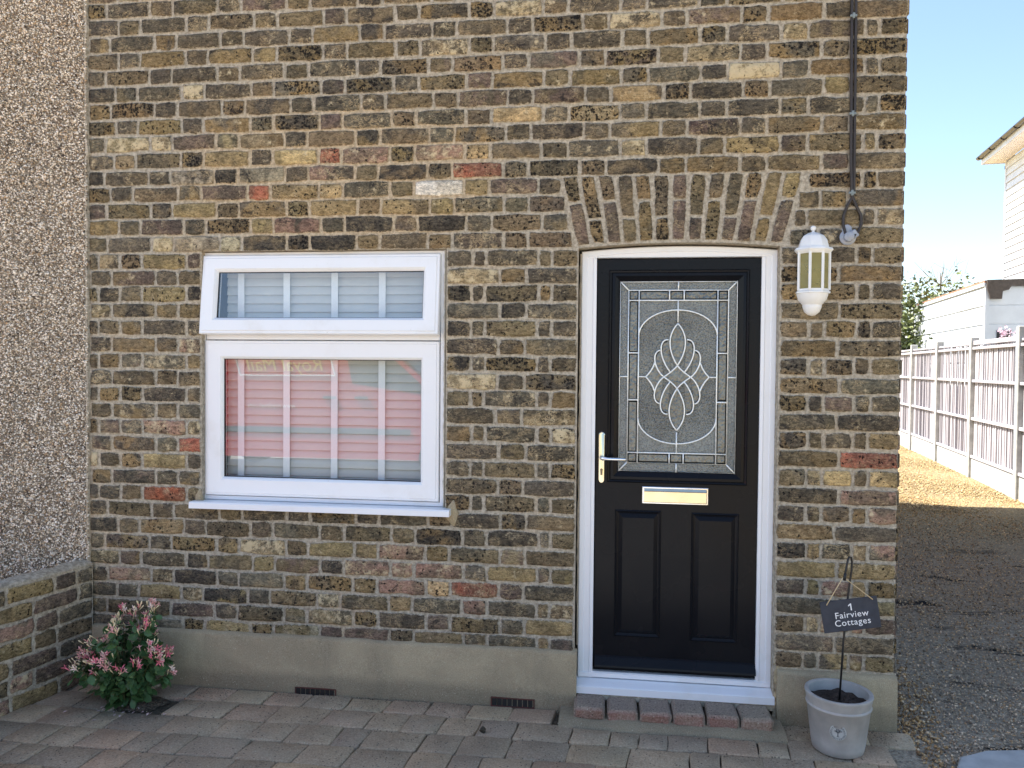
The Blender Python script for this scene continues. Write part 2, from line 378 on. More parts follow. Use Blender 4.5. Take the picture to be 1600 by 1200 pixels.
def mat_board():
    m, nt, b = newmat('weathered_boards'); oi = N(nt, 'ObjectInfo').outputs['Random']; p = pos(nt)
    c = mix(nt, oi, lin((156, 153, 160)), lin((184, 180, 184))); n1 = noise(nt, vmul(nt, p, (30, 30, 3)), 1.0, 5, .65, .5)
    c = mix(nt, rng(nt, n1, .4, .7, 0, .4), c, lin((126, 120, 122))); c = mix(nt, rng(nt, noise(nt, p, 1.3, 4), .55, .75, 0, .4), c, lin((140, 136, 128)))
    setp(nt, b, Base_Color=c, Roughness=.85, Normal=bump(nt, n1, .5, .003)); return m
M['fencewood'] = mat_board()
M['clad'] = simple('white_cladding', (.62, .66, .70), .5, .07, 3)
M['felt'] = simple('roof_felt', lin((84, 76, 70)), .9, .2, 20, .5, 60)
M['gutter'] = simple('black_gutter', (.02, .02, .022), .3, .1)
M['soffit'] = simple('cream_soffit', lin((226, 222, 216)), .6, .05, 5)
M['rooftile'] = simple('clay_tile', lin((150, 110, 90)), .85, .2, 12, .5, 60)
M['leaf'] = mat_leaf('shrub_leaf', lin((62, 94, 54)), lin((112, 142, 86)))
M['bushleaf'] = mat_leaf('bush_leaf', lin((62, 78, 40)), lin((120, 132, 78)))
M['stem'] = simple('green_stem', lin((80, 84, 50)), .7)
M['twig'] = simple('bare_twig', lin((110, 96, 80)), .9)
M['petal'] = simple('pink_petal', lin((240, 172, 164)), .6, .25, 160)
M['petal2'] = simple('deep_pink_petal', lin((226, 118, 132)), .6, .3, 160)
M['bud'] = simple('cream_bud', lin((236, 214, 168)), .6, .1, 160)
M['drive'] = mat_drive()
M['land'] = mat_ground('dry_ground', lin((190, 165, 115)), lin((220, 195, 145)), 25, .25, .01)
M['sand'] = mat_ground('joint_sand', lin((136, 124, 104)), lin((100, 92, 78)), 120, .6, .004)
M['road'] = mat_ground('pale_road', (.28, .28, .27), (.36, .355, .34), 60, .2, .004)
M['vanred'] = simple('red_van_paint', (.55, .018, .022), .25, .03, 3)
M['vanglass'] = simple('dark_van_glass', (.03, .04, .035), .08)
M['rubber'] = simple('tyre_rubber', (.02, .02, .02), .8)
M['yellow'] = simple('yellow_lettering', (.80, .62, .12), .5)

rnd = random.Random(7)
HOUSE_L, HOUSE_R, HOUSE_D, EAVE = -2.53, 1.226, 6.75, 5.4

# ------------------------------------------------------------------ setting: ground sheets
g = MB(); g.add([(-400, -400, -.016), (400, -400, -.016), (400, 400, -.016), (-400, 400, -.016)], [(0, 1, 2, 3)])
g.build('ground', M['land'], kind='structure')
g = MB()      # driveway beside the house: gently uneven sheet
nx, ny = 40, 90; x0, x1, y0, y1 = 1.10, 7.2, -3.2, 22.0
vs = []
for j in range(ny+1):
    for i in range(nx+1):
        X = x0+(x1-x0)*i/nx; Y = y0+(y1-y0)*j/ny
        vs.append((X, Y, -.004+.012*sin(X*2.3+Y*.7)*sin(Y*1.1+X*.4)*min(1, max(0, (X-1.3)*2))))
g.add(vs, [(j*(nx+1)+i, j*(nx+1)+i+1, (j+1)*(nx+1)+i+1, (j+1)*(nx+1)+i) for j in range(ny) for i in range(nx)])
g.build('driveway', M['drive'], smooth=True, kind='structure')
g = MB(); g.add([(-9, -9.5, -.011), (1.101, -9.5, -.011), (1.225, 0.02, -.011), (-9, 0.02, -.011)], [(0, 1, 2, 3)])
PAV = g.build('paving', M['sand'], kind='structure')
g = MB(); g.add([(-60, -18, -.006), (60, -18, -.006), (60, -9.5, -.006), (-60, -9.5, -.006)], [(0, 1, 2, 3)])
g.build('road', M['road'], kind='structure')

# ------------------------------------------------------------------ bricks
PAL = {
 'ochre': ((130, 108, 72), (98, 85, 62), .42, .12), 'brown': ((110, 95, 71), (82, 73, 59), .28, .18),
 'dark': ((84, 76, 64), (62, 57, 50), .12, .32), 'grey': ((96, 90, 78), (74, 69, 61), .08, .42),
 'char': ((58, 54, 50), (44, 42, 41), .10, .12), 'purple': ((104, 86, 78), (80, 68, 62), .10, .25),
 'tan': ((152, 132, 92), (122, 106, 74), .20, .25), 'pale': ((170, 158, 134), (128, 118, 100), .15, .35),
 'pink': ((160, 126, 110), (118, 98, 84), .2, .6), 'red': ((176, 98, 76), (138, 86, 70), .2, .4),
 'cream': ((206, 178, 128), (150, 130, 92), .3, .2), 'white': ((244, 238, 226), (226, 218, 202), .0, .0),
 'lime': ((146, 130, 98), (90, 82, 66), .15, .85), 'black': ((40, 38, 37), (30, 29, 29), .2, .05),
 'orange': ((172, 94, 64), (142, 84, 60), .2, .35)}
def pick(px, py, r):
    if py > 850:      # weathered lower courses
        k = [('tan', 14), ('ochre', 18), ('brown', 22), ('grey', 18), ('purple', 9), ('dark', 10), ('pink', 4), ('lime', 8), ('char', 3)]
        if px < 520 and py > 900: k += [('pale', 14), ('grey', 20)]
    elif px > 1215: k = [('ochre', 30), ('brown', 30), ('dark', 20), ('grey', 12), ('purple', 6), ('tan', 6), ('lime', 3)]
    elif 290 < px < 730 and 225 < py < 395: k = [('ochre', 16), ('char', 15), ('dark', 22), ('tan', 16), ('pink', 7), ('black', 7), ('brown', 12), ('pale', 5)]
    elif 690 < px < 905 and py > 380: k = [('dark', 30), ('char', 10), ('brown', 26), ('ochre', 18), ('lime', 7), ('grey', 14)]
    else: k = [('ochre', 22), ('brown', 26), ('dark', 28), ('grey', 14), ('char', 8), ('purple', 7), ('tan', 3), ('lime', 3)]
    t = r.uniform(0, sum(w for _, w in k))
    for n, w in k:
        t -= w
        if t <= 0: return n
    return 'brown'
OVERRIDE = [(505, 240, 'red'), (563, 240, 'pink'), (665, 235, 'pink'), (730, 233, 'cream'), (403, 298, 'red'), (432, 240, 'cream'), (713, 261, 'red'),
 (676, 291, 'white'), (432, 268, 'pale'), (285, 765, 'orange'), (292, 688, 'red'), (283, 662, 'pink'), (290, 548, 'pink'), (680, 346, 'black'), (365, 268, 'black'),
 (505, 376, 'black'), (302, 373, 'pale'), (1153, 98, 'lime'), (1070, 73, 'lime'), (240, 216, 'lime'), (965, 20, 'lime'), (1232, 36, 'lime'), (835, 172, 'cream'),
 (300, 320, 'tan'), (335, 298, 'purple'), (350, 240, 'tan'), (480, 300, 'tan'), (330, 240, 'purple'), (478, 240, 'pink'), (508, 297, 'cream'), (677, 318, 'tan'),
 (735, 290, 'tan'), (860, 170, 'grey'), (1355, 715, 'red'), (1370, 768, 'pink'), (1375, 752, 'cream'), (1310, 750, 'cream'), (1365, 800, 'pink'), (1395, 690, 'tan'),
 (630, 880, 'pink'), (730, 910, 'red'), (610, 878, 'pink'), (600, 903, 'pink'), (675, 905, 'cream'), (780, 885, 'tan'), (640, 930, 'tan'), (1260, 890, 'tan'),
 (1340, 900, 'tan'), (290, 660, 'pink'), (280, 400, 'tan'), (280, 455, 'tan'), (280, 705, 'cream'), (545, 850, 'tan'), (570, 875, 'tan'), (600, 875, 'pink'), (300, 560, 'tan')]
WBK = (1.0, .98, .94)
def style(px, py, r, name=None):
    n = name or pick(px, py, r); a, b, pit, lime = PAL[n]
    k = r.uniform(.68, 1.28) if not name else r.uniform(.9, 1.1); kk = [k*r.uniform(.96, 1.04) for _ in range(3)]
    if not name and r.random() < .6: b = PAL[pick(px, py, r)][r.choice((0, 1))]
    A = [x*m*1.36*wb for x, m, wb in zip(lin(a), kk, WBK)]; B = [x*m*1.26*wb for x, m, wb in zip(lin(b), kk, WBK)]
    return (*A, 1), (*B, 1), (max(0, pit*r.uniform(.2, 1.7)), max(0, lime*r.uniform(.4, 1.5)), r.random())
def brick_geo(mb, c, proud, r, sty, jit=.0020, nl=None, rough_corner=.0034, y0=.006, inset=.0095):
    # c = (bl, br, tr, tl) in XZ; the face looks towards -Y
    bl, br, tr, tl = [Vector(p) for p in c]
    w = ((br-bl).length+(tr-tl).length)/2; h = ((tl-bl).length+(tr-br).length)/2
    nu = nl or (4 if w > .15 else 3 if w > .08 else 2); nv = 2 if h < .12 else 4
    uv = []
    for i in range(nu): uv.append((i/nu, 0))
    for i in range(nv): uv.append((1, i/nv))
    for i in range(nu): uv.append((1-i/nu, 1))
    for i in range(nv): uv.append((0, 1-i/nv))
    out = []
    for (u, v) in uv:
        a = u+r.gauss(0, jit)/w*(1 if 0 < u < 1 else .8); b = v+r.gauss(0, jit)/h
        if u in (0, 1) and v in (0, 1):
            q = rough_corner*r.uniform(.3, 1.2); a += (q/w)*(1-2*u); b += (q/h)*(1-2*v)
        out.append((a, b))
    def P(a, b): return bl*(1-a)*(1-b)+br*a*(1-b)+tr*a*b+tl*(1-a)*b
    iu, iv = 1-2*inset/w, 1-2*inset/h; tx, tz = max(-.002, min(.002, r.gauss(0, .001))), max(-.0015, min(.0015, r.gauss(0, .0008)))
    r0 = []; r1 = []; r2 = []
    for a, b in out:
        p = P(a, b); r0.append((p.x, y0, p.y)); r1.append((p.x, -proud*.45, p.y))
        q = P(.5+(a-.5)*iu, .5+(b-.5)*iv); r2.append((q.x, -proud+tx*(a-.5)*2+tz*(b-.5)*2, q.y))
    n = len(out); b0 = len(mb.v); mb.rings([r0, r1, r2], False, False)
    cv = mb.add([tuple(sum(q[k] for q in r2)/n for k in range(3))], [])
    for k in range(n): mb.f.append((b0+2*n+k, b0+2*n+(k+1) % n, cv))
    A, B, prm = sty
    mb.at.setdefault('edge', ('FLOAT', []))[1].extend([0.0]*n+[0.0]*n+[1.0]*(n+1))
    mb.at.setdefault('tintA', ('FLOAT_COLOR', []))[1].extend([A]*(3*n+1))
    mb.at.setdefault('tintB', ('FLOAT_COLOR', []))[1].extend([B]*(3*n+1))
    mb.at.setdefault('prm', ('FLOAT_VECTOR', []))[1].extend([prm]*(3*n+1))
    return mb

HOUSE = empty('brick_house', (0, 0, 0), label='brown stock brick cottage with black front door and white window', cat='house')

# openings
WL, WR, WB, WT = -1.945, -.752, .875, 2.088            # window opening
DL, DR, DSP, DCR = -.150, .722, 2.083, 2.104           # door opening, springing and crown of the head
COURSE = .080; BED = .0118
ZTOP = 5.4
def arch_z(x):
    t = (x-(DL+DR)/2)/((DR-DL)/2); return DCR-(DCR-DSP)*t*t
# mortar wall face with the two openings cut out, reveals 14 cm deep
w = MB()
xs = [HOUSE_L-.02, WL, WR, DL, DR, HOUSE_R-.004]; zs = [-.02, WB, WT]
def q(x0, x1, z0, z1):
    w.add([(x0, 0, z0), (x1, 0, z0), (x1, 0, z1), (x0, 0, z1)], [(0, 1, 2, 3)])
q(xs[0], WL, -.02, WB); q(WL, WR, -.02, WB); q(WR, DL, -.02, WB); q(DR, xs[5], -.02, WB)
q(xs[0], WL, WB, WT); q(WR, DL, WB, WT); q(DR, xs[5], WB, WT)
q(xs[0], WL, WT, ZTOP); q(WL, WR, WT, ZTOP); q(WR, DL, WT, ZTOP); q(DR, xs[5], WT, ZTOP)
n = 12; ax = [DL+(DR-DL)*i/n for i in range(n+1)]
for i in range(n):
    w.add([(ax[i], 0, arch_z(ax[i])), (ax[i+1], 0, arch_z(ax[i+1])), (ax[i+1], 0, ZTOP), (ax[i], 0, ZTOP)], [(0, 1, 2, 3)])
    w.add([(ax[i], 0, arch_z(ax[i])), (ax[i+1], 0, arch_z(ax[i+1])), (ax[i+1], .14, arch_z(ax[i+1])), (ax[i], .14, arch_z(ax[i]))], [(3, 2, 1, 0)])
RV = .14
w.add([(WL,0,WB),(WL,RV,WB),(WL,RV,WT),(WL,0,WT)], [(0,1,2,3)]); w.add([(WR,0,WB),(WR,RV,WB),(WR,RV,WT),(WR,0,WT)], [(3,2,1,0)])
w.add([(WL,0,WT),(WR,0,WT),(WR,RV,WT),(WL,RV,WT)], [(3,2,1,0)]); w.add([(WL,0,WB),(WR,0,WB),(WR,RV,WB),(WL,RV,WB)], [(0,1,2,3)])
w.add([(DL,0,-.02),(DL,RV,-.02),(DL,RV,DSP),(DL,0,DSP)], [(0,1,2,3)]); w.add([(DR,0,-.02),(DR,RV,-.02),(DR,RV,DSP),(DR,0,DSP)], [(3,2,1,0)])
# side, rear
w.add([(xs[5],0,-.02),(xs[5],HOUSE_D,-.02),(xs[5],HOUSE_D,ZTOP),(xs[5],HOUSE_D/2,ZTOP+2.1),(xs[5],0,ZTOP)], [(0,1,2,3,4)])
w.add([(xs[0],HOUSE_D,-.02),(xs[5],HOUSE_D,-.02),(xs[5],HOUSE_D,ZTOP),(xs[0],HOUSE_D,ZTOP)], [(3,2,1,0)])
WALL = w.build('wall', M['mortar'], HOUSE)
# room behind the window and hall behind the door
for nm, a, b in (('room', (WL-.3, .15, .3), (WR+.3, 2.6, 2.5)), ('hallway', (DL-.1, .15, -.01), (DR+.3, 3.0, 2.4))):
    rm = MB(); rm.box(a, b); rm.f = rm.f[:2]+rm.f[3:]      # open on the window side
    rm.build(nm, M['room'], HOUSE)
rf = MB()
for y0_, z0_, y1_, z1_ in ((-.28, EAVE-.17, HOUSE_D/2, EAVE+2.14), (HOUSE_D+.28, EAVE-.17, HOUSE_D/2, EAVE+2.14)):
    rf.rings([[(HOUSE_L-3.2, y0_, z0_), (HOUSE_R+.12, y0_, z0_), (HOUSE_R+.12, y1_, z1_), (HOUSE_L-3.2, y1_, z1_)], [(HOUSE_L-3.2, y0_, z0_+.09), (HOUSE_R+.12, y0_, z0_+.09), (HOUSE_R+.12, y1_, z1_+.09), (HOUSE_L-3.2, y1_, z1_+.09)]], True, True)
rf.build('roof', M['rooftile'], HOUSE)

# --- lay the courses
S, H_, Q = .229, .114, .058; PER = S+H_
zbase = W(810, 389.2)[1]                      # a bed joint level measured in the photograph
k0 = math.floor((zbase-.235)/COURSE); z00 = zbase-k0*COURSE
LAY = []                                       # (corners, override)
def addrow(xl, xr, widths, z0, z1, clip_l=None):
    # widths from right to left, each including its joint
    x = xr
    for wd_ in widths:
        a = x-wd_; 
        aa, bb = max(a, xl), x
        if bb-aa > .03:
            j = BED*rnd.uniform(.75, 1.2)
            e = [rnd.gauss(0, .0014) for _ in range(4)]; s_ = rnd.gauss(0, .0012)
            LAY.append([(aa+j/2, z0+s_+e[0]), (bb-j/2, z0+s_+e[1]), (bb-j/2, z1+s_+e[2]), (aa+j/2, z1+s_+e[3])])
        x = a
        if x <= xl: break
def flem(kind, r=None):
    out = [H_, Q] if kind == 'A' else []
    for _ in range(30): out += [S, H_]
    return [v*rnd.uniform(.97, 1.03) for v in out]
def fit(ws, L):
    ws = [v*rnd.uniform(.95, 1.05) for v in ws]; k = L/sum(ws); return [v*k for v in ws]
AT = W(1060, 271)[1]                           # top of the arch
ALt, ARt = W(876, 275)[0], W(1256, 271)[0]
ALb, ARb = DL-.012, DR+.016
zrows = []
z = z00
row = 0
while z < 3.95:
    zrows.append(z); z += COURSE
par0 = None
for ri, z in enumerate(zrows):
    # parity: the course whose middle is at photo y=28 beside the cable has a closer (type A)
    kk = round((z+COURSE/2-W(1380, 28)[1])/COURSE)
    kind = 'A' if kk % 2 == 0 else 'B'
    z0, z1 = z+BED/2+rnd.gauss(0, .0008), z+COURSE-BED/2+rnd.gauss(0, .0008); zm = z+COURSE/2
    if zm > AT+.01:                            # full width
        addrow(HOUSE_L, HOUSE_R, flem(kind), z0, z1)
    else:
        if zm > DSP+.01:                       # beside the arch
            t = (zm-DSP)/(AT-DSP); al = ALb+(ALt-ALb)*t; ar = ARb+(ARt-ARb)*t
            addrow(ar+.006, HOUSE_R, flem(kind), z0, z1)
        else:
            al = DL; L = HOUSE_R-DR
            addrow(DR, HOUSE_R, fit([H_, Q, H_, Q, H_] if kind == 'A' else [S, S], L), z0, z1)
        if zm > WT:
            sh = (HOUSE_R-al); ws = flem(kind); x = HOUSE_R; out = []
            for v in ws:
                if x-v < al: 
                    if x > al: out.append(al-(x-v))
                    elif True: out.append(v)
                x -= v
            if out and out[0] < .05: out = [out[0]+out[1]]+out[2:]
            addrow(HOUSE_L, al-.004, out, z0, z1)
        elif zm > WB:
            addrow(WR, DL, fit([H_, Q, S, Q, H_] if kind == 'A' else [S, H_, S], DL-WR), z0, z1)
            addrow(HOUSE_L, WL, ([Q*1.3, S, H_, H_, S] if kind == 'A' else [H_*1.05, H_, S, H_]), z0, z1)
        else:
            addrow(HOUSE_L, DL, flem(kind), z0, z1)
# arch voussoirs, thirteen fanned columns each cut in two
NV = 13
for i in range(NV):
    def P(u, v):
        xb = ALb+(ARb-ALb)*u; xt = ALt+(ARt-ALt)*u; zb = arch_z(min(DR, max(DL, xb)))+.012
        return Vector((xb+(xt-xb)*v, zb+(AT-.006-zb)*v))
    u0, u1 = (i+.12)/NV, (i+.88)/NV; s = .62 if i % 2 == 0 else .36
    for v0, v1 in ((0, s-.02), (s+.02, 1)):
        LAY.append([tuple(P(u0, v0)), tuple(P(u1, v0)), tuple(P(u1, v1)), tuple(P(u0, v1)), 'arch'])
items = []
used = set()
for c in LAY:
    arch = len(c) == 5; cc = c[:4]
    mx = sum(p[0] for p in cc)/4; mz = sum(p[1] for p in cc)/4; px, py = PX((mx, 0, mz))
    nm = None
    if arch: nm = rnd.choice(['purple', 'brown', 'brown', 'ochre', 'ochre', 'tan'])
    pp = [PX((p[0], 0, p[1])) for p in cc]
    xa, xb = min(p[0] for p in pp), max(p[0] for p in pp); ya, yb = min(p[1] for p in pp), max(p[1] for p in pp)
    for i, (ox, oy, on) in enumerate(OVERRIDE):
        if i not in used and xa-3 <= ox <= xb+3 and ya-4 <= oy <= yb+4: nm = on; used.add(i); break
    sty = style(px, py, rnd, nm)
    vis = max(0, min(xb, 1600)-max(xa, 0))*max(0, min(yb, 1200)-max(ya, 0))
    items.append((vis, cc, sty, px, py))
items.sort(key=lambda t: -t[0])
rest = MB()
for i, (vis, cc, sty, px, py) in enumerate(items):
    proud = max(.0045, rnd.gauss(.0065, .0016))
    if i < 300:
        b = MB(); brick_geo(b, cc, proud, rnd, sty); b.build('brick', M['brick'], WALL, smooth=True)
    else: brick_geo(rest, cc, proud, rnd, sty)
rest.build('bricks', M['brick'], WALL, smooth=True, kind='stuff')
# quoins seen end on along the right corner
qn = MB()
for ri, z in enumerate(zrows):
    qn_y = H_ if ri % 2 else S
    b0 = len(qn.v)
    qn.bbox((HOUSE_R-.02, -.002, z+BED/2), (HOUSE_R+rnd.uniform(.0, .006), qn_y, z+COURSE-BED/2), .006)
    n_ = len(qn.v)-b0; st = style(1400, 400, rnd)
    qn.at.setdefault('edge', ('FLOAT', []))[1].extend([1.0]*n_); qn.at.setdefault('tintA', ('FLOAT_COLOR', []))[1].extend([st[0]]*n_)
    qn.at.setdefault('tintB', ('FLOAT_COLOR', []))[1].extend([st[1]]*n_); qn.at.setdefault('prm', ('FLOAT_VECTOR', []))[1].extend([st[2]]*n_)
qn.build('corner_bricks', M['brick'], WALL, kind='stuff')

# flank wall bricks round the corner
sd_ = MB(); rk = random.Random(77)
for ri, z in enumerate(zrows):
    x = (H_ if ri % 2 else S)+BED; k = ri
    while x < 3.2:
        w_ = S if k % 2 else H_
        brick_geo(sd_, [(x, z+BED/2), (x+w_-BED, z+BED/2), (x+w_-BED, z+COURSE-BED/2), (x, z+COURSE-BED/2)], .006, rk, style(1400, 400, rk)); x += w_; k += 1
sd_.v = [(HOUSE_R-.004-y, x, z) for x, y, z in sd_.v]
sd_.build('flank_bricks', M['brick'], WALL, smooth=True, kind='stuff')
# --- plinth, air bricks
def plinth(xa, xb, zt, nm='plinth'):
    m = MB(); n = 40; loops = []
    rr = random.Random(3)
    for i in range(n+1):
        x = xa+(xb-xa)*i/n; e = rr.gauss(0, .0015); t = rr.gauss(0, .002)
        loops.append([(x, .01, -.02), (x, -.036+e, -.02), (x, -.030+e, zt-.016+t), (x, -.024+e, zt-.005+t), (x, -.014, zt+t), (x, .01, zt+.004)])
    m.rings(loops, True, True)
    return m.build(nm, M['cement'], HOUSE, angle=50)
PZL = W(560, 999, -.03)[1]; PZR = W(1300, 1054, -.03)[1]
plinth(HOUSE_L+.03, DL+.012, PZL-.004); plinth(DR+.012, HOUSE_R+.004, PZR)
for px, py in ((493, 1079), (801, 1095)):
    X, Z = W(px, py, -.037)
    v = MB(); v.frame(X-.1, X+.1, Z-.03, Z+.012, [(0, -.028), (0, -.0400), (.004, -.0400), (.006, -.0345)])
    o = v.build('air_brick', M['ventred'], HOUSE)
    h = MB()
    for i in range(8): h.box((X-.094+i*.0235, -.0385, Z-.026), (X-.0745+i*.0235, -.030, Z+.007))
    h.build('vent_slot_shade', M['blackhole'], o)  # solid black bars stand in for the shade inside the slots

# ------------------------------------------------------------------ window
def sealant(mb, x, z0, z1, y, wid, rr):
    n = 50; loops = []
    for i in range(n+1):
        zz = z0+(z1-z0)*i/n; j = rr.uniform(-.5, .6)*wid*.7
        loops.append([(x-wid/2+j, y+.012, zz), (x-wid/2+j, y-.002, zz), (x, y-.006, zz), (x+wid/2, y-.001, zz), (x+wid/2, y+.012, zz)])
    mb.rings(loops, True, True)
YF = .030                                    # face of the outer frame
FX0, FX1 = W(315.3, 395, YF)[0], W(696, 395, YF)[0]; FZ0, FZ1 = W(500, 785.5, YF)[1], W(500, 393, YF)[1]
ZT = W(500, 524, YF)[1]                      # transom
m = MB(); m.frame(FX0, FX1, FZ0, FZ1, [(0, YF+.07), (0, YF+.003), (.003, YF), (.019, YF), (.0195, YF+.014), (.032, YF+.03), (.032, YF+.07)])
m.box((FX0+.025, YF+.001, ZT-.0215), (FX1-.025, YF+.07, ZT+.018))
WIN = m.build('window', M['upvc'], HOUSE, label='white plastic casement window with its top light tilted open')
s = MB(); LX0, LX1, LZ0, LZ1 = FX0+.0235, FX1-.0235, FZ0+.0235, ZT-.026
GX0, GX1 = W(349.5, 650, YF)[0], W(661, 650, YF)[0]; GZ0, GZ1 = W(505, 749, YF)[1], W(505, 553, YF)[1]
a = GX0-LX0
s.frame(LX0, LX1, LZ0, LZ1, [(0, YF+.03), (0, YF-.006), (.003, YF-.009), (.012, YF-.009), (.014, YF-.012), (a-.012, YF-.012), (a-.006, YF-.006), (a, YF+.004), (a, YF+.03)])
s.build('lower_sash', M['upvc'], WIN)
gk = MB(); gk.frame(GX0-.004, GX1+.004, LZ0+a-.004, LZ1-a+.004, [(0, YF+.002), (.007, YF+.006), (.007, YF+.02)])
gk.build('gasket', M['blackhole'], WIN)
p = MB(); p.add([(GX0-.003, YF+.010, LZ0+a-.003), (GX1+.003, YF+.010, LZ0+a-.003), (GX1+.003, YF+.010, LZ1-a+.003), (GX0-.003, YF+.010, LZ1-a+.003)], [(0, 1, 2, 3)]); p.build('pane', M['glass'], WIN)
# top light, hinged at its head and tilted out
TX0, TX1 = FX0+.016, FX1-.020; TH = .376; hz = FZ1-.018
tilt = R(6.5)
ts = MB(); a = .078
ts.frame(TX0, TX1, -TH, 0, [(0, .03), (0, -.008), (.003, -.012), (.013, -.012), (.016, -.016), (a-.014, -.016), (a-.006, -.008), (a, .002), (a, .03)])
TS = ts.build('top_light', M['upvc'], WIN); TS.location = (0, YF-.004, hz); TS.rotation_euler = (-tilt, 0, 0)
p = MB(); p.add([(TX0+a-.003, .008, -TH+a-.003), (TX1-a+.003, .008, -TH+a-.003), (TX1-a+.003, .008, -a+.003), (TX0+a-.003, .008, -a+.003)], [(0, 1, 2, 3)]); o = p.build('top_pane', M['glass'], WIN)
o.location = TS.location; o.rotation_euler = TS.rotation_euler
gk = MB(); gk.frame(TX0+a-.004, TX1-a+.004, -TH+a-.004, -a+.004, [(0, .0), (.006, .004), (.006, .02)]); o = gk.build('top_gasket', M['blackhole'], WIN)
o.location = TS.location; o.rotation_euler = TS.rotation_euler
hd = MB(); hd.box((-1.35, .03, ZT+.02), (-1.30, .06, ZT+.045)); hd.build('catch', M['blackhole'], WIN)
SX0, SX1 = W(296, 788, -.05)[0], W(702, 802, -.05)[0]; SZ = W(500, 792.5, -.05)[1]
s = MB(); pr = [(YF+.05, FZ0-.002), (YF, FZ0-.002), (-.050, SZ+.006), (-.056, SZ), (-.058, SZ-.024), (-.052, SZ-.026), (-.046, SZ-.024), (YF+.05, FZ0-.03)]
s.rings([[(SX0, y, z) for y, z in pr], [(SX1, y, z) for y, z in pr]], True, True); s.build('sill', M['upvc'], WIN)
rr = random.Random(11); s = MB()
sealant(s, FX0-.008, FZ0+.01, FZ1, .012, .018, rr); sealant(s, FX1+.003, FZ0, FZ1, .016, .008, rr)
s.build('sealant', simple('old_sealant', lin((178, 172, 158)), .9, .2, 40, .6, 90), WIN)
s = MB()      # mortar dabs under the ends of the sill
for X, Z, rx, rz in ((WR+.035, FZ0-.02, .03, .06), (WL-.012, FZ0+.005, .022, .05)):
    s.lathe([(0.0001, -1), (.5, -.85), (.9, -.4), (1, 0), (.9, .4), (.5, .85), (.0001, 1)], n=10)
    for i in range(len(s.v)-70, len(s.v)):
        x, y, z = s.v[i]; s.v[i] = (X+x*rx*(1+.25*sin(5*z+x*3)), y*.012-.002, Z+z*rz*(1+.2*sin(4*x)))
    s.build('mortar_dab', M['cement'], WIN, smooth=True); s = MB()


# blind inside
BL = empty('venetian_blind', (0, 0, 0), label='white slatted venetian blind with tapes hanging behind the window glass', cat='blind')
YB = .108; BX0, BX1 = W(356, 650, YB)[0], FX1-.03; zb = FZ0+.055; ns = 0
sm = MB(); sa = R(75); hw = .0238
prof = []
for t in range(5):
    u = -1+t*.5; prof.append((u*hw*cos(sa)-.003*(1-u*u), u*hw*sin(sa)))
lo = []
for x in (BX0, BX1):
    lo.append([(x, y, z) for y, z in prof]+[(x, y+.0025, z) for y, z in prof[::-1]])
sm.rings(lo, True, True); sme = sm.mesh('slat', M['slat'], True); sme.set_sharp_from_angle(angle=R(40))
z = zb
while z < FZ1-.045:
    o = link('slat', sme, BL); o.location = (0, YB, z); z += .0418
hr = MB().box((BX0, YB-.02, FZ1-.05), (BX1, YB+.03, FZ1-.01)); hr.build('head_rail', M['slat'], BL)
br = MB().box((BX0, YB-.014, zb-.035), (BX1, YB+.012, zb-.022)); br.build('bottom_rail', M['slat'], BL)
for px in (377, 448, 522.5, 596.5):
    X = W(px, 650, YB-.014)[0]; MB().box((X-.0165, YB-.0165, zb-.03), (X+.0165, YB-.0150, FZ1-.04)).build('tape', M['tape'], BL)

# ------------------------------------------------------------------ door and frame
YD = .050                                    # face of the door frame
X0, X1 = W(906, 700, YD)[0], W(1211, 700, YD)[0]
SLX0, SLX1 = W(930.3, 720, YD+.015)[0], W(1187, 720, YD+.015)[0]
SLT = W(1060, 404, YD+.015)[1]; SLB = W(1055, 1053, YD+.015)[1]
SILLT = W(1055, 1066, YD)[1]
fr = MB(); ob = []; ib = []
n = 12
def frame_loop(ins, y):
    pts = [(X0+ins, y, SILLT)] ; 
    if ins < .03:
        for i in range(n+1):
            x = X0+ins+(X1-X0-2*ins)*i/n; pts.append((x, y, arch_z(DL+(DR-DL)*i/n)-.008-ins))
    else:
        zt = SLT+.004
        for i in range(n+1): pts.append((X0+ins+(X1-X0-2*ins)*i/n, y, zt))
    pts.append((X1-ins, y, SILLT)); return pts
li = SLX0-X0-.003
fr.rings([frame_loop(0, YD+.07), frame_loop(0, YD+.004), frame_loop(.004, YD), frame_loop(.024, YD), frame_loop(.027, YD+.003), frame_loop(li-.018, YD+.004), frame_loop(li-.014, YD), frame_loop(li, YD+.002), frame_loop(li, YD+.07)], False, False, closed=False)
DF = fr.build('door_frame', M['upvc'], HOUSE, angle=30)
s = MB()     # bottom rail of the frame and the projecting cill
pr = [(YD+.06, SLB-.004), (YD+.004, SLB-.004), (YD-.002, SLB-.010), (YD-.004, SILLT+.004), (YD+.06, SILLT+.004)]
s.rings([[(X0+.004, y, z) for y, z in pr], [(X1-.004, y, z) for y, z in pr]], True, True); s.build('threshold', M['upvc'], DF)
CB = W(1055, 1091, 0)[1]
pr = [(YD+.06, SILLT), (YD-.006, SILLT-.001), (-.004, CB+.034), (-.010, CB+.030), (-.010, CB), (YD+.06, CB)]
s = MB(); s.rings([[(X0+.002-.006, y, z) for y, z in pr], [(X1+.004, y, z) for y, z in pr]], True, True); s.build('cill', M['upvc'], DF)
bd = MB(); bd.box((X0-.004, -.004, CB-.028), (X1+.004, YD+.06, CB-.002)); bd.build('mortar_bed', M['mortar'], DF)
rr = random.Random(5); s = MB(); sealant(s, X0-.004, .28, DSP-.02, YD-.008, .008, rr); sealant(s, X1+.004, .30, DSP-.02, YD-.008, .010, rr)
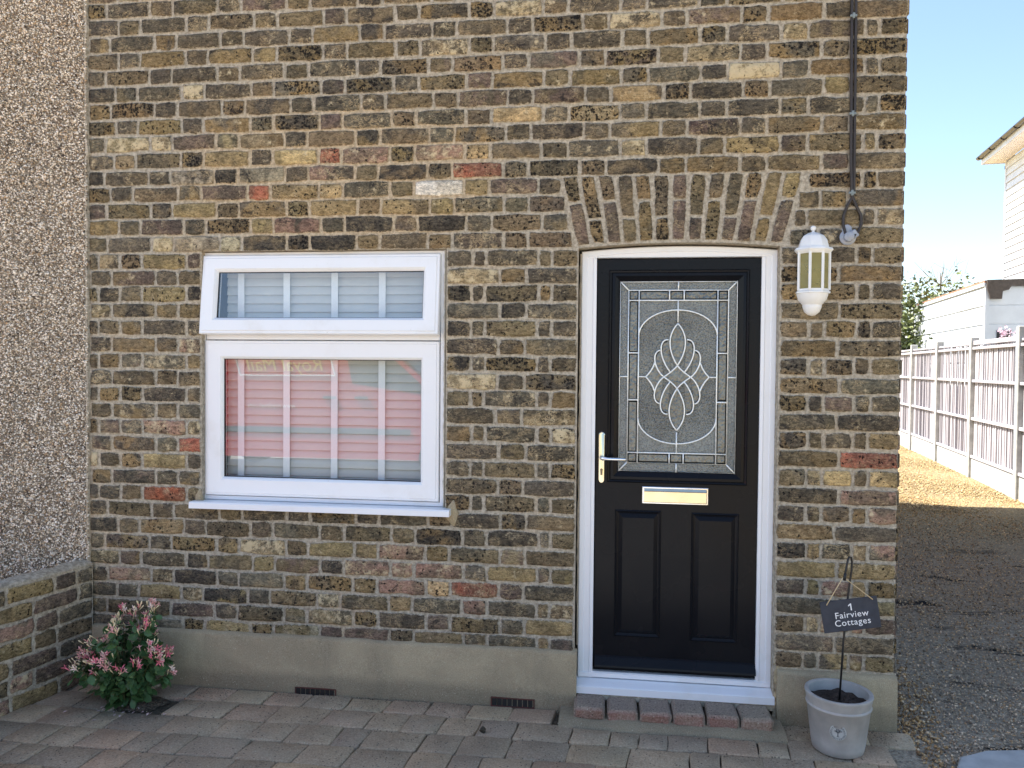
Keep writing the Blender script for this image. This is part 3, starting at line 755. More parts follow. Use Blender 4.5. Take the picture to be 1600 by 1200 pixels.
s.build('frame_sealant', simple('frame_sealant', lin((150, 138, 120)), .9, .25, 40, .6, 90), DF)

YS = YD+.016
GLX0, GLX1 = W(967.5, 590, YS)[0], W(1151, 590, YS)[0]; GLT, GLB = W(1062, 439, YS)[1], W(1056, 738.5, YS)[1]
ins = .062
d = MB()
d.frame(SLX0, SLX1, SLB, SLT, [(0, YS+.05), (0, YS+.002), (.002, YS)])
# front of the slab round the glazed opening
o0 = [(SLX0+.002, YS, SLB+.002), (SLX1-.002, YS, SLB+.002), (SLX1-.002, YS, SLT-.002), (SLX0+.002, YS, SLT-.002)]
i0 = [(GLX0-.01, YS, GLB-.01), (GLX1+.01, YS, GLB-.01), (GLX1+.01, YS, GLT+.01), (GLX0-.01, YS, GLT+.01)]
i1 = [(x, YS+.05, z) for x, _, z in i0]
d.rings([o0, i0, i1], False, False)
DOOR = d.build('door', M['door'], HOUSE, label='black panelled front door with leaded glass light')
c = MB(); e = .050
c.frame(GLX0-e, GLX1+e, GLB-e, GLT+e, [(0, YS+.002), (.0, YS-.006), (.005, YS-.011), (.012, YS-.008), (.016, YS-.014), (.028, YS-.016), (.034, YS-.011), (e-.006, YS-.004), (e, YS+.004), (e, YS+.03)])
c.build('glazing_cassette', M['door'], DOOR, angle=25)
for pxa, pxb, pya, pyb in ((960, 1032, 797, 996), (1079, 1153, 802, 1004)):
    xa, xb = W(pxa, 900, YS)[0], W(pxb, 900, YS)[0]; za, zb_ = W((pxa+pxb)/2, pyb-1, YS)[1], W((pxa+pxb)/2, pya, YS)[1]
    q_ = MB(); q_.frame(xa, xb, za, zb_, [(0, YS+.001), (0, YS-.003), (.005, YS-.007), (.011, YS-.003), (.016, YS-.001), (.034, YS-.012), (.036, YS-.012)], True)
    q_.build('raised_panel', M['door'], DOOR)
wb = MB(); pr = [(YS, SLB+.068), (YS-.008, SLB+.062), (YS-.026, SLB+.030), (YS-.028, SLB+.022), (YS, SLB+.018)]
wb.rings([[(SLX0+.006, y, z) for y, z in pr], [(SLX1-.006, y, z) for y, z in pr]], True, True); wb.build('weather_bar', M['door'], DOOR)
# glass: field, border, bevels and cames
YG = YS+.010
gx = lambda px, py=590: W(px, py, YG)[0]
def gp(u, v): return GLX0+(GLX1-GLX0)*u, GLT+(GLB-GLT)*v
def pane(name, poly, mat, y=YG, t=.004):
    mb = MB(); mb.prism(poly[::-1], y, y+t); return mb.build(name, mat, DOOR)
pane('glass_field', [gp(0, 0), gp(1, 0), gp(1, 1), gp(0, 1)], M['obsA'], YG+.003)
# measured in the picture of the light: u across, v down
def uv(px, py):   # zoomed upper picture -> u, v by bilinear inverse of the light's corners
    # corners TL(970,440) TR(1154,438) BL(965.4,735.2) BR(1147.6,741.8)
    v = (py-439)/300.0; xl = 970-4.6*v; xr = 1154-6.4*v; u = (px-xl)/(xr-xl)
    yt = 440-2*u; yb = 735.2+6.6*u; return u, (py-yt)/(yb-yt)
def q2(zx, zy, lower=False): return uv(960+zx*.14164, (590 if lower else 430)+zy*.14164)
uo, vo_ = .075, .047; ui, vi = .165, .100     # came lines of the bevelled border
cames = []
def came(pts, r=.0036):
    cames.append((pts, r))
L_ = lambda a, b: [gp(*a), gp(*b)]
came([gp(uo, vo_), gp(1-uo, vo_), gp(1-uo, 1-vo_), gp(uo, 1-vo_), gp(uo, vo_)])
came([gp(.002, .003), gp(.998, .003), gp(.998, .997), gp(.002, .997), gp(.002, .003)], .0024)
for a, b in (((0, 0), (uo, vo_)), ((1, 0), (1-uo, vo_)), ((0, 1), (uo, 1-vo_)), ((1, 1), (1-uo, 1-vo_)),
             ((ui, vo_), (ui, 1-vo_)), ((1-ui, vo_), (1-ui, 1-vo_)), ((uo, vi), (1-uo, vi)), ((uo, 1-vi), (1-uo, 1-vi)),
             ((.5, 0), (.5, vo_)), ((.5, 1), (.5, 1-vo_)), ((0, .5), (uo, .5)), ((1, .5), (1-uo, .5)),
             ((.425, vo_), (.425, vi)), ((.55, vo_), (.55, vi)), ((.44, 1-vo_), (.44, 1-vi)), ((.56, 1-vo_), (.56, 1-vi)),
             ((uo, .375), (ui, .375)), ((uo, .622), (ui, .622)), ((1-uo, .375), (1-ui, .375)), ((1-uo, .63), (1-ui, .63)),
             ((.5, vi), (.5, .215)), ((.5, 1-vi), (.5, .79)), ((ui, .5), (.235, .5)), ((1-ui, .5), (.775, .5))):
    came(L_(a, b))
def arcpts(cu, cv, ru, rv, a0, a1, n=22):
    return [gp(cu+ru*cos(a0+(a1-a0)*i/n), cv+rv*sin(a0+(a1-a0)*i/n)) for i in range(n+1)]
ru = .5-ui
came(arcpts(.5, .285, ru, .135, math.pi, 2*math.pi)); came(arcpts(.5, .715, ru, .135, 0, math.pi))
ov = arcpts(.5, .285, ru, .135, math.pi, 2*math.pi)+arcpts(.5, .715, ru, .135, 0, math.pi)
pane('oval_pane', ov, M['obsB'], YG+.0015)
def bez(pts, n=14):
    p0, p1, p2, p3 = pts; out = []
    for i in range(n+1):
        t = i/n; out.append(tuple(p0[k]*(1-t)**3+3*p1[k]*t*(1-t)**2+3*p2[k]*t*t*(1-t)+p3[k]*t**3 for k in (0, 1)))
    return out
def cur(*p): return [gp(*a) for a in bez(p)]
bev = []
for sgn in (-1, 1):
    X = lambda u: .5+sgn*u
    for fl in (1, -1):
        V = lambda v: .5+fl*(v-.5)
        # tall petal, half outline
        c1 = cur((X(0), V(.22)), (X(.09), V(.28)), (X(.085), V(.36)), (X(0), V(.44))); came(c1)
        # middle lobe
        c2 = cur((X(.078), V(.305)), (X(.17), V(.30)), (X(.16), V(.40)), (X(.06), V(.475))); came(c2)
        # outer lobe
        c3 = cur((X(.150), V(.360)), (X(.225), V(.37)), (X(.20), V(.46)), (X(.115), V(.50))); came(c3)
        # diamond
        came(cur((X(0), V(.44)), (X(.04), V(.47)), (X(.08), V(.485)), (X(.115), V(.50))))
        came(cur((X(.195), V(.425)), (X(.21), V(.46)), (X(.24), V(.48)), (X(.27), V(.50))))
        bev.append((c1, [gp(X(0), V(.22)), gp(X(0), V(.44))])); bev.append((c2, None)); bev.append((c3, None))
for c1, base in bev:
    pane('bevel_pane', c1, M['obsC'], YG-.001, .003); cx_ = sum(p[0] for p in c1)/len(c1); cz_ = sum(p[1] for p in c1)/len(c1); q_ = [(x+(cx_-x)*.42, z+(cz_-z)*.22) for x, z in c1]; mb = MB(); mb.rings([[(x, YG-.0012, z) for x, z in c1], [(x, YG-.0040, z) for x, z in q_]], False, False, closed=False); mb.build('bevel_edge', M['bevel_refraction'], DOOR)
dm = [gp(.5, .44), gp(.5+.115, .5), gp(.5, .56), gp(.5-.115, .5)]; pane('bevel_pane', dm, M['obsC'], YG-.0015, .003)
for sgn in (-1, 1):
    pane('bevel_pane', [gp(.5+sgn*.115, .5), gp(.5+sgn*.195, .575), gp(.5+sgn*.27, .5), gp(.5+sgn*.195, .425)], M['obsC'], YG-.0015, .003)
# bevelled border strips with chamfered edges
def bevel_strip(u0, v0, u1, v1):
    (xa, zt), (xb, zb2) = gp(u0, v0), gp(u1, v1); mb = MB(); g_ = .006
    mb.frame(xa+.002+g_, xb-.002-g_, zb2+.002+g_, zt-.002-g_, [(0, YG-.0030), (.0005, YG-.0034)], True); bs = mb.build('bevel_strip', M['obsC'], DOOR); mb = MB(); mb.frame(xa+.002, xb-.002, zb2+.002, zt-.002, [(0, YG+.002), (g_, YG-.0032)]); mb.build('bevel_edge', M['bevel_refraction'], DOOR)
for a in ((ui, .425), (.425, .55), (.55, 1-ui)): bevel_strip(a[0], vo_, a[1], vi)
for a in ((ui, .44), (.44, .56), (.56, 1-ui)): bevel_strip(a[0], 1-vi, a[1], 1-vo_)
for u0, u1 in ((uo, ui), (1-ui, 1-uo)):
    for v0, v1 in ((vo_, vi), (vi, .375), (.375, .625), (.625, 1-vi), (1-vi, 1-vo_)): bevel_strip(u0, v0, u1, v1)
for pts, r in cames:
    mb = MB(); mb.tube([(x, YG-.003, z) for x, z in pts], r, 6); mb.build('came', M['lead'], DOOR, smooth=True)
# handle, lock, letter plate
HX, HT, HB = W(940, 715, YS-.01)[0], W(940, 675, YS-.01)[1], W(940, 753, YS-.01)[1]; hw_ = .0145
pl = []
for i in range(13): pl.append((HX+hw_*cos(math.pi*i/12), HT-hw_+hw_*sin(math.pi*i/12)))
for i in range(13): pl.append((HX-hw_*cos(math.pi*i/12), HB+hw_-hw_*sin(math.pi*i/12)))
mb = MB(); mb.rings([[(x, YS+.001, z) for x, z in pl], [(x, YS-.007, z) for x, z in pl], [(HX+(x-HX)*.8, YS-.010, z+(-.003 if z > 1 else .003)) for x, z in pl]], False, True)
HND = mb.build('handle_plate', M['gold'], DOOR, angle=40)
lz = W(940, 715, YS-.03)[1]; lx = W(978, 717, YS-.05)[0]
mb = MB(); mb.tube([(HX, YS-.008, lz), (HX, YS-.044, lz), (HX+.006, YS-.052, lz-.001), (HX+.03, YS-.054, lz-.003), (lx-.006, YS-.054, lz-.004), (lx, YS-.054, lz-.004)], [.010, .010, .0095, .0085, .0080, .005], 10)
mb.build('lever', M['chrome'], DOOR, smooth=True)
kz = W(940, 737, YS)[1]
mb = MB(); kp = [(HX+.0065*cos(math.pi*2*i/12), kz+.010+.0065*sin(math.pi*2*i/12)) for i in range(-1, 8)]+[(HX-.0045, kz-.014), (HX+.0045, kz-.014)]
mb.prism(kp[::-1], YS-.0125, YS-.004); mb.build('lock_cylinder', simple('lock_brass', (.16, .14, .1), .35, .1, 50, metallic=.8), DOOR)
PX0, PX1 = W(1003, 772, YS-.01)[0], W(1107, 775, YS-.01)[0]; PT, PB = W(1055, 761.5, YS-.01)[1], W(1055, 788.5, YS-.01)[1]
mb = MB(); mb.frame(PX0, PX1, PB, PT, [(0, YS+.001), (0, YS-.009), (.003, YS-.012), (.007, YS-.012), (.009, YS-.007)], True); LPL = mb.build('letter_plate', M['chrome'], DOOR)
mb = MB(); mb.rings([[(x, y, z) for y, z in ((YS-.007, PB+.009), (YS-.016, PB+.010), (YS-.014, PT-.022), (YS-.018, PT-.019), (YS-.012, PT-.008), (YS-.006, PT-.008))] for x in (PX0+.010, PX1-.010)], True, True)
mb.build('letter_flap', M['gold'], DOOR)

fl_ = MB(); rr = random.Random(17); loops = []
for i in range(13):
    z = .07+.19*i/12; j = rr.gauss(0, .004)
    loops.append([(X1-.002, YD+.01, z), (X1-.001, .004+rr.gauss(0, .004), z), (X1+.010+j, -.006+rr.gauss(0, .004), z), (X1+.022+j, .0, z), (X1+.022+j, YD+.01, z)])
fl_.rings(loops, True, True); fl_.build('cracked_filler', simple('tan_filler', lin((170, 152, 118)), .9, .25, 30, .8, 60), DF)
# ------------------------------------------------------------------ door step of paving blocks
ST = empty('doorstep', (0, 0, 0), label='low step of six worn red and grey blocks under the front door', cat='step')
SF = -.145; zt = W(1060, 1116, SF)[1]; zt = max(.055, zt)
SXL, SXR = W(895, 1110, SF)[0], W(1212, 1135, SF)[0]; bw = (SXR-SXL)/6
def tinted(mb, col):
    n = len(mb.v); mb.at['tintA'] = ('FLOAT_COLOR', [(*col, 1)]*n); return mb
for i in range(6):
    mb = MB(); mb.bbox((SXL+i*bw+.004, SF, .012), (SXL+(i+1)*bw-.004, .03, zt+rnd.uniform(-.004, .004)), .013)
    for k, (x, y, z) in enumerate(mb.v): mb.v[k] = (x+rnd.gauss(0, .002), y+rnd.gauss(0, .002), z+rnd.gauss(0, .0015))
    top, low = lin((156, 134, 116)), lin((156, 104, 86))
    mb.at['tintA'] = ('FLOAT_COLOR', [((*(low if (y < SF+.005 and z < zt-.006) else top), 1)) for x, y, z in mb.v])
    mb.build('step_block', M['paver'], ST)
mb = MB(); n = 24
loops = []
for i in range(n+1):
    x = SXL-.06+(SXR-SXL+.10)*i/n; f = SF-.055+rnd.gauss(0, .005)
    loops.append([(x, .03, -.005), (x, f, -.005), (x, f+.012, .010+rnd.gauss(0, .002)), (x, SF-.002, .026+rnd.gauss(0, .002)), (x, .03, .024)])
mb.rings(loops, True, True); mb.build('mortar_haunch', M['cement'], ST, angle=60)

# ------------------------------------------------------------------ block paving
rp = random.Random(21)
def paver(x0, x1, y0, y1, col):
    mb = MB(); c = .0030
    q4 = [(x0, y0), (x1, y0), (x1, y1), (x0, y1)]
    pts = []
    for i in range(4):
        a = Vector(q4[i]); b = Vector(q4[(i+1) % 4]); d_ = (b-a); L = d_.length; e_ = min(.007, L*.1)/L
        for t in (e_, .5, 1-e_):
            p_ = a+d_*t; pts.append((p_.x+rp.gauss(0, .0024), p_.y+rp.gauss(0, .0024)))
    mx, my = (x0+x1)/2, (y0+y1)/2; tz = rp.gauss(0, .0018); sx, sy = rp.gauss(0, .012), rp.gauss(0, .012)
    def Z(x, y): return .006+tz+(x-mx)*sx+(y-my)*sy
    def S_(x, y): return (x+.10*y, y)
    r0 = [(*S_(x, y), -.03) for x, y in pts]; r1 = [(*S_(x, y), Z(x, y)-.004) for x, y in pts]
    r2 = [(*S_(x+(mx-x)*c*.5/(abs(x-mx)+.02), y+(my-y)*c*.5/(abs(y-my)+.02)), Z(x, y)-.002) for x, y in pts]
    r3 = [(*S_(x+(mx-x)*c*2/(abs(x-mx)+.02), y+(my-y)*c*2/(abs(y-my)+.02)), Z(x, y)+.001) for x, y in pts]
    mb.rings([r0, r1, r2, r3], False, True); tinted(mb, col); return mb.build('paver', M['paver'], PAV, smooth=True)
PCOL = [(146, 142, 134), (138, 134, 127), (152, 146, 136), (150, 139, 130), (142, 133, 125), (134, 131, 126), (154, 149, 136), (138, 134, 130)]
def pcol():
    c = lin(rp.choice(PCOL)); k = rp.uniform(.86, 1.12); return tuple(x*k*m for x, m in zip(c, (1.92, 1.50, 1.06)))
garden_x = lambda y: -2.50+.258*y          # foot of the garden wall
y = -.040; rowi = 0
while y > -1.35:
    dpt = .158 if rowi else .135
    x = -2.9+rp.uniform(0, .1)
    while x < 1.42:
        L = (.19*rp.uniform(.97, 1.03)) if rowi == 0 else rp.choice((.12, .16, .16, .20, .24, .24))
        xr = x+L
        ym = y-dpt/2; xs_ = (x+xr)/2+.1*ym
        edge_r = 1.235+.12*(ym+.05)
        ok = xs_-L/2 > garden_x(ym)+.0-.14 and xs_ < edge_r
        if rowi == 0 and (SXL-.07 < xs_ < SXR+.05): ok = False
        if rowi == 1 and (SXL-.03 < xs_ < SXR-.0): ok = True
        if -2.28 < xs_ < -2.06 and -.30 < ym < -.12 and rowi < 2: ok = False      # planting gap
        if ok:
            yy1 = y
            if rowi == 1 and SXL-.08 < xs_ < SXR+.10: yy1 = min(y, SF-.06)
            if yy1-(y-dpt) > .05: paver(x+.0015, xr-.0015, y-dpt+.0015, yy1-.0015, pcol())
        x = xr
    y -= dpt; rowi += 1
# unseen ground in front, made pale to bounce sunlight onto the wall
g = MB(); g.add([(-9, -9.5, .001), (1.0, -9.5, .001), (1.0, -1.36, .001), (-9, -1.36, .001)], [(0, 1, 2, 3)])
g.build('bounce_forecourt', mat_ground('pale_bounce_paving', (.42, .41, .39), (.50, .48, .45), 40, .12, .003), kind='structure')
sl_ = MB(); pa = [GR(1500, 1188), GR(1540, 1178), GR(1640, 1176), GR(1660, 1290), GR(1470, 1290)]
sl_.rings([[(x, y, -.01) for x, y in pa], [(x, y, .012) for x, y in pa], [(x*.98+pa[3][0]*.02, y*.98+pa[3][1]*.02, .018) for x, y in pa]], False, True)
sl_.build('drive_slab', M['concrete'], kind='structure')

# ------------------------------------------------------------------ stones: dash and gravel
def stones(name, P, Sz, cols, mat, parent=None, flat=.7, seed=1, **k):
    rs = np.random.RandomState(seed); n = len(P)
    base = np.array([(1,0,0),(-1,0,0),(0,1,0),(0,-1,0),(0,0,1),(0,0,-1)], dtype=np.float64)
    V = np.repeat(base[None], n, 0)*rs.uniform(.65, 1.25, (n, 6, 1)); V += rs.normal(0, .12, V.shape)
    V[:, :, 2] *= flat
    ax = rs.normal(size=(n, 3)); ax /= np.linalg.norm(ax, axis=1)[:, None]; an = rs.uniform(0, 6.28, n)
    c, s_ = np.cos(an)[:, None, None], np.sin(an)[:, None, None]; A = ax[:, None, :]
    V = V*c+np.cross(np.broadcast_to(A, V.shape), V)*s_+A*np.sum(A*V, 2, keepdims=True)*(1-c)
    V = V*Sz[:, None, None]+P[:, None, :]
    tri = np.array([(0,2,4),(2,1,4),(1,3,4),(3,0,4),(2,0,5),(1,2,5),(3,1,5),(0,3,5)])
    F = (tri[None]+6*np.arange(n)[:, None, None]).reshape(-1, 3)
    me = bpy.data.meshes.new(name); me.vertices.add(6*n); me.vertices.foreach_set('co', V.reshape(-1).astype(np.float32))
    me.loops.add(F.size); me.loops.foreach_set('vertex_index', F.reshape(-1).astype(np.int32)); me.polygons.add(len(F))
    me.polygons.foreach_set('loop_start', np.arange(0, F.size, 3, dtype=np.int32)); me.update(calc_edges=True); me.validate()
    a = me.attributes.new('tintA', 'FLOAT_COLOR', 'POINT'); C4 = np.ones((n, 6, 4), np.float32); C4[:, :, :3] = cols[:, None, :]
    a.data.foreach_set('color', C4.reshape(-1)); me.materials.append(mat)
    return link(name, me, parent, **k)
def colours(rs, n, table):
    cs = np.array([lin(c) for c, _ in table]); w_ = np.array([x for _, x in table], float); i = rs.choice(len(cs), n, p=w_/w_.sum())
    return cs[i]*rs.uniform(.75, 1.2, (n, 1))*np.array([[1.05, .97, .88]])
RH = empty('pebbledash_house', (0, 0, 0), label='neighbouring house with rough pebbledash wall on the left', cat='house')
mb = MB(); mb.box((-6.5, -.012, -.02), (HOUSE_L, .3, EAVE)); mb.f = [f for f in mb.f]
RHW = mb.build('wall', M['dashbed'], RH)
rs = np.random.RandomState(4); n = 62000
xx = rs.uniform(-3.35, HOUSE_L+.004, n); zz = rs.uniform(.35, 3.42, n)
sz = .0026+.0052*rs.uniform(0, 1, n)**1.6; P_ = np.stack([xx, np.full(n, -.013)-rs.uniform(0, .004, n), zz], 1)
DASH = [((250, 246, 238), 28), ((228, 218, 202), 24), ((198, 184, 164), 18), ((140, 126, 110), 14), ((252, 250, 246), 18), ((92, 82, 74), 10), ((200, 176, 146), 10)]
stones('pebbles', P_, sz, colours(rs, n, DASH), M['pebble'], RHW, kind='stuff', seed=2)
# mortar margin where the dash meets the brick
mb = MB(); rr = random.Random(2); loops = []
for i in range(61):
    z = .46+(3.4-.46)*i/60; e_ = rr.gauss(0, .0025); st_ = 0
    loops.append([(HOUSE_L-.004+st_+e_*.5, -.018, z), (HOUSE_L+.004+st_+e_*1.4, -.017, z), (HOUSE_L+.008+st_+e_*1.4, .0, z)])
mb.rings(loops, False, False, closed=False); mb.build('render_edge', M['mortar'], RH)

# loose stones of the driveway
n = 52000; yy = -1.2+7.6*rs.uniform(0, 1, n)**1.5; xx = 1.24+(.35+.62*(yy+1.9))*rs.uniform(0, 1, n)
P_ = np.stack([xx, yy, np.full(n, .002)], 1)
strip = (xx-1.23) < (.17+.09*np.sin(yy*2.2)+.05*(yy+.2))*rs.uniform(.5, 1.25, n)
far = yy+rs.normal(0, .45, n) > 3.4
C1 = colours(rs, n, [((172, 170, 166), 30), ((196, 190, 180), 25), ((130, 127, 123), 15), ((236, 230, 220), 12), ((190, 170, 144), 14)])
C2 = colours(rs, n, [((188, 166, 130), 30), ((156, 136, 108), 26), ((212, 198, 170), 14), ((116, 104, 88), 16), ((236, 228, 210), 8)])
C3 = colours(rs, n, [((186, 166, 126), 40), ((162, 142, 108), 30), ((208, 192, 156), 16), ((124, 106, 84), 14)])
mid_ = (yy+rs.normal(0, .6, n) > 1.6)
C4_ = colours(rs, n, [((188, 168, 146), 30), ((212, 192, 164), 24), ((126, 112, 100), 20), ((232, 216, 190), 14)])
cc_ = np.where(strip[:, None], C2, np.where((yy+rs.normal(0, .35, n) > 4.9)[:, None], C3, np.where(mid_[:, None], C4_, C1)))
cc_ = cc_*np.array([[1.14, 1.0, .84]]); szs = rs.uniform(.003, .0078, n)*(1+.07*np.clip(yy, 0, 6)); szs[strip] *= 1.3
GRAV = stones('gravel', P_, szs, cc_, M['gravel'], None, flat=.6, seed=9, kind='stuff', label='loose dark and tan gravel stones covering the driveway', cat='gravel')
n = 26000; yy = rs.uniform(5.4, 13.5, n); xx = rs.uniform(2.6, 6.0, n); keep = xx < 4.85+.156*(yy-6.3)-.03; yy = yy[keep]; xx = xx[keep]; n = len(xx)
stones('golden_gravel', np.stack([xx, yy, np.full(n, .004)], 1), rs.uniform(.006, .015, n), colours(rs, n, [((186, 168, 130), 40), ((166, 148, 114), 28), ((208, 194, 160), 18), ((134, 116, 92), 14)]), M['gravel'], None, seed=12, kind='stuff', label='golden gravel in full sun along the fence', cat='gravel')
# grit and dirt on the paving joints
n = 6000; yy = np.where(rs.uniform(0, 1, n) < .4, -.045-rs.exponential(.06, n), rs.uniform(-1.2, -.04, n)); xx = rs.uniform(-2.4, 1.2, n)
stones('paving_grit', np.stack([xx, yy, np.full(n, .007)], 1), rs.uniform(.001, .003, n), colours(rs, n, [((150, 140, 120), 4), ((90, 84, 74), 5), ((196, 188, 170), 2)]), M['gravel'], PAV, seed=13, kind='stuff')

# ------------------------------------------------------------------ garden wall
ga = math.atan2(-.25, .97)
GWL, GWH = 1.9, .578
GW = empty('garden_wall', (-2.50-.2496*GWL, -.02-.9684*GWL, 0), 0, label='low old brick garden wall running out from the pebbledash house', cat='wall')
# local frame: x along the wall away from the house, -y = face looking at the path
GW.rotation_euler = (0, 0, math.atan2(.97, .25))
core = MB(); core.box((0, .0, -.02), (GWL, .105, GWH-.012)); core.build('mortar_core', M['mortar'], GW)
cp = MB(); loops = []; rr = random.Random(8)
for i in range(41):
    x = GWL*i/40; e1, e2 = rr.gauss(0, .004), rr.gauss(0, .004)
    loops.append([(x, .002+e1*.5, GWH-.020), (x, .001+e1, GWH-.010), (x, .010, GWH+e1*.6), (x, .05, GWH+.010+e2*.6), (x, .098, GWH+e2*.6), (x, .106, GWH-.02)])
cp.rings(loops, True, True); cp.build('mortar_cap', M['mortar'], GW, angle=50)
gz = .0; gi = 0
GPAL = ['brown', 'tan', 'purple', 'dark', 'grey', 'pink', 'ochre', 'tan', 'purple', 'brown']
while gz < GWH-.06:
    x = -rr.uniform(0, .02)-(.11 if gi % 2 else 0); k = 0
    while x < GWL:
        wd_ = S if (k+gi) % 3 else H_
        a, b = max(0, x), min(GWL, x+wd_)
        if b-a > .04:
            j = BED/2; bb = MB(); brick_geo(bb, [(a+j, gz+j), (b-j, gz+j), (b-j, gz+.0805-j), (a+j, gz+.0805-j)], .005, rr, style(100, 1000, rr, rr.choice(GPAL)), .003)
            bb.build('brick', M['brick'], GW, smooth=True)
        x += wd_; k += 1
    gz += .0805; gi += 1

# ------------------------------------------------------------------ flowering shrub
px_, py_ = GR(172, 1112)
SH = empty('flowering_shrub', (-2.17, -.24, 0), label='small dark green shrub with clusters of pink trumpet flowers in the corner', cat='shrub')
SH.scale = (.86, .9, .97)
rl = random.Random(31)
lm = MB(); pts = [(0, 0, 0), (.35, .3, .03), (.75, .27, .02), (1, 0, -.06), (.75, -.27, .02), (.35, -.3, .03), (.4, 0, -.02), (.75, 0, -.04)]
lm.add(pts, [(0, 6, 1), (1, 6, 7, 2), (2, 7, 3), (0, 5, 6), (5, 4, 7, 6), (4, 3, 7)]); leafme = lm.mesh('leaf', M['leaf'], True)
stems = MB(); tips = []
for i in range(46):
    a = rl.uniform(0, 6.283); t = rl.random()**.6; el = R(88-70*t)
    L = .42*rl.uniform(.72, 1.05)*(1-.22*t)
    dx, dy, dz = cos(a)*cos(el), sin(a)*cos(el), sin(el)
    if dy > .55: dy *= .5
    p0 = Vector((cos(a)*.03, sin(a)*.03, -.01)); p2 = Vector((dx*L*.86, dy*L*.66, .07+dz*L*.96)); p1 = (p0+p2)/2+Vector((0, 0, .05))
    pp = [p0*(1-t_)**2+p1*2*t_*(1-t_)+p2*t_*t_ for t_ in (0, .25, .5, .75, 1)]
    stems.tube(pp, [.0035, .003, .0025, .002, .0015], 5); tips.append((pp, p2))
stems.build('stems', M['stem'], SH, smooth=True)
nl_ = 0
while nl_ < 295:
    pp, p2 = rl.choice(tips); t = rl.random()**.5*.999; i = min(3, int(t*4)); p = pp[i].lerp(pp[i+1], t*4-i)
    o = link('leaf', leafme, SH); s_ = rl.uniform(.042, .072)*(1.1-.35*t); o.scale = (s_, s_, s_)
    out = math.atan2(p.y, p.x)+rl.gauss(0, .9)
    o.location = p; o.rotation_euler = (rl.gauss(0, .45), rl.gauss(.25, .45), out); nl_ += 1
fo = MB()
for _ in range(900):
    pp, p2 = rl.choice(tips); t = rl.random()**.75*.95; i = min(3, int(t*4)); p = pp[i].lerp(pp[i+1], t*4-i)+Vector((rl.gauss(0, .02), rl.gauss(0, .02), rl.gauss(0, .02)))
    if p.z < .02: continue
    s_ = rl.uniform(.035, .06); Mx = Matrix.Rotation(math.atan2(p.y, p.x)+rl.gauss(0, .9), 3, 'Z') @ Matrix.Rotation(rl.gauss(.3, .5), 3, 'Y') @ Matrix.Rotation(rl.gauss(0, .5), 3, 'X')
    fo.add([p+Mx @ (Vector(v)*s_) for v in pts], [(0, 6, 1), (1, 6, 7, 2), (2, 7, 3), (0, 5, 6), (5, 4, 7, 6), (4, 3, 7)])
fo.build('foliage', M['leaf'], SH, smooth=True, kind='stuff')
def flower_mesh(mat, nb):
    mb = MB(); rr = random.Random(nb)
    mb.lathe([(.0012, 0), (.0022, .012), (.0035, .022)], n=5, cap1=False)
    for k in range(5):
        a = 2*math.pi*k/5; c_, s_ = cos(a), sin(a)
        L_f = rr.uniform(.013, .021); up = rr.uniform(.002, .016); wf = rr.uniform(.0028, .0042)
        mb.add([(0, 0, .020), (c_*.008-s_*wf, s_*.008+c_*wf, .022+up*.5), (c_*L_f, s_*L_f, .022+up), (c_*.008+s_*wf, s_*.008-c_*wf, .022+up*.5)], [(0, 1, 2), (0, 2, 3)])
    return mb.mesh('flower', mat, False)
M['petal3'] = simple('faded_petal', lin((238, 206, 186)), .6, .2, 160)
fms = [flower_mesh(M['petal'], 1), flower_mesh(M['petal2'], 2), flower_mesh(M['petal'], 3), flower_mesh(M['petal3'], 4), flower_mesh(M['petal2'], 6), flower_mesh(M['petal'], 8)]
bm_ = MB(); bm_.lathe([(.001, 0), (.0016, .014), (.0034, .022), (.003, .028), (.0004, .033)], n=6); budme = bm_.mesh('bud', M['bud'], True)
fl = [t for t in tips if t[1].z > .10]
rl.shuffle(fl); nf = 0
for pp, p2 in fl[:46]:
    d0 = (pp[4]-pp[3]).normalized()
    if p2.y > .16: continue
    for k in range(rl.randint(5, 9)):
        isb = rl.random() < .55
        o = link('flower_bud' if isb else 'flower', budme if isb else rl.choice(fms), SH)
        dv = (d0+Vector((rl.gauss(0, .6), rl.gauss(-.25, .5), rl.gauss(.25, .45)))).normalized()
        o.location = p2+Vector((rl.gauss(0, .014), rl.gauss(0, .012), rl.gauss(.004, .010))); o.rotation_euler = dv.to_track_quat('Z', 'Y').to_euler()
        s_ = rl.uniform(.8, 1.25); o.scale = (s_,)*3
bed = MB(); loops = []
for k, (rr_, z) in enumerate(((.15, -.004), (.13, .003), (.08, .008), (.04, .012))):
    loops.append([(rr_*1.05*cos(a*math.pi/9)+.02*sin(a*2.1), rr_*.62*sin(a*math.pi/9)+.0, z+.004*sin(a*3.3+k)) for a in range(18)])
bed.rings(loops, False, True); o = bed.build('planting_soil', mat_ground('dry_soil', lin((132, 118, 100)), lin((96, 86, 74)), 70, .5, .008), None, smooth=True, kind='structure'); o.location = (-2.15, -.22, .0)
pt = MB(); pt.add([(-.01, 0, 0), (0, -.005, .002), (.011, 0, .001), (0, .005, .003)], [(0, 1, 2, 3)]); ptm = pt.mesh('petal', simple('fallen_petal', lin((206, 178, 172)), .7))
for k in range(18):
    o = link('fallen_petal', ptm, None, label='pale fallen petal lying on soil below the pink shrub', cat='petal', group='petals fallen under the shrub')
    o.location = (-2.15+rl.gauss(0, .12), -.37+rl.gauss(0, .035), .016); o.rotation_euler = (rl.gauss(0, .2), rl.gauss(0, .2), rl.uniform(0, 6)); 

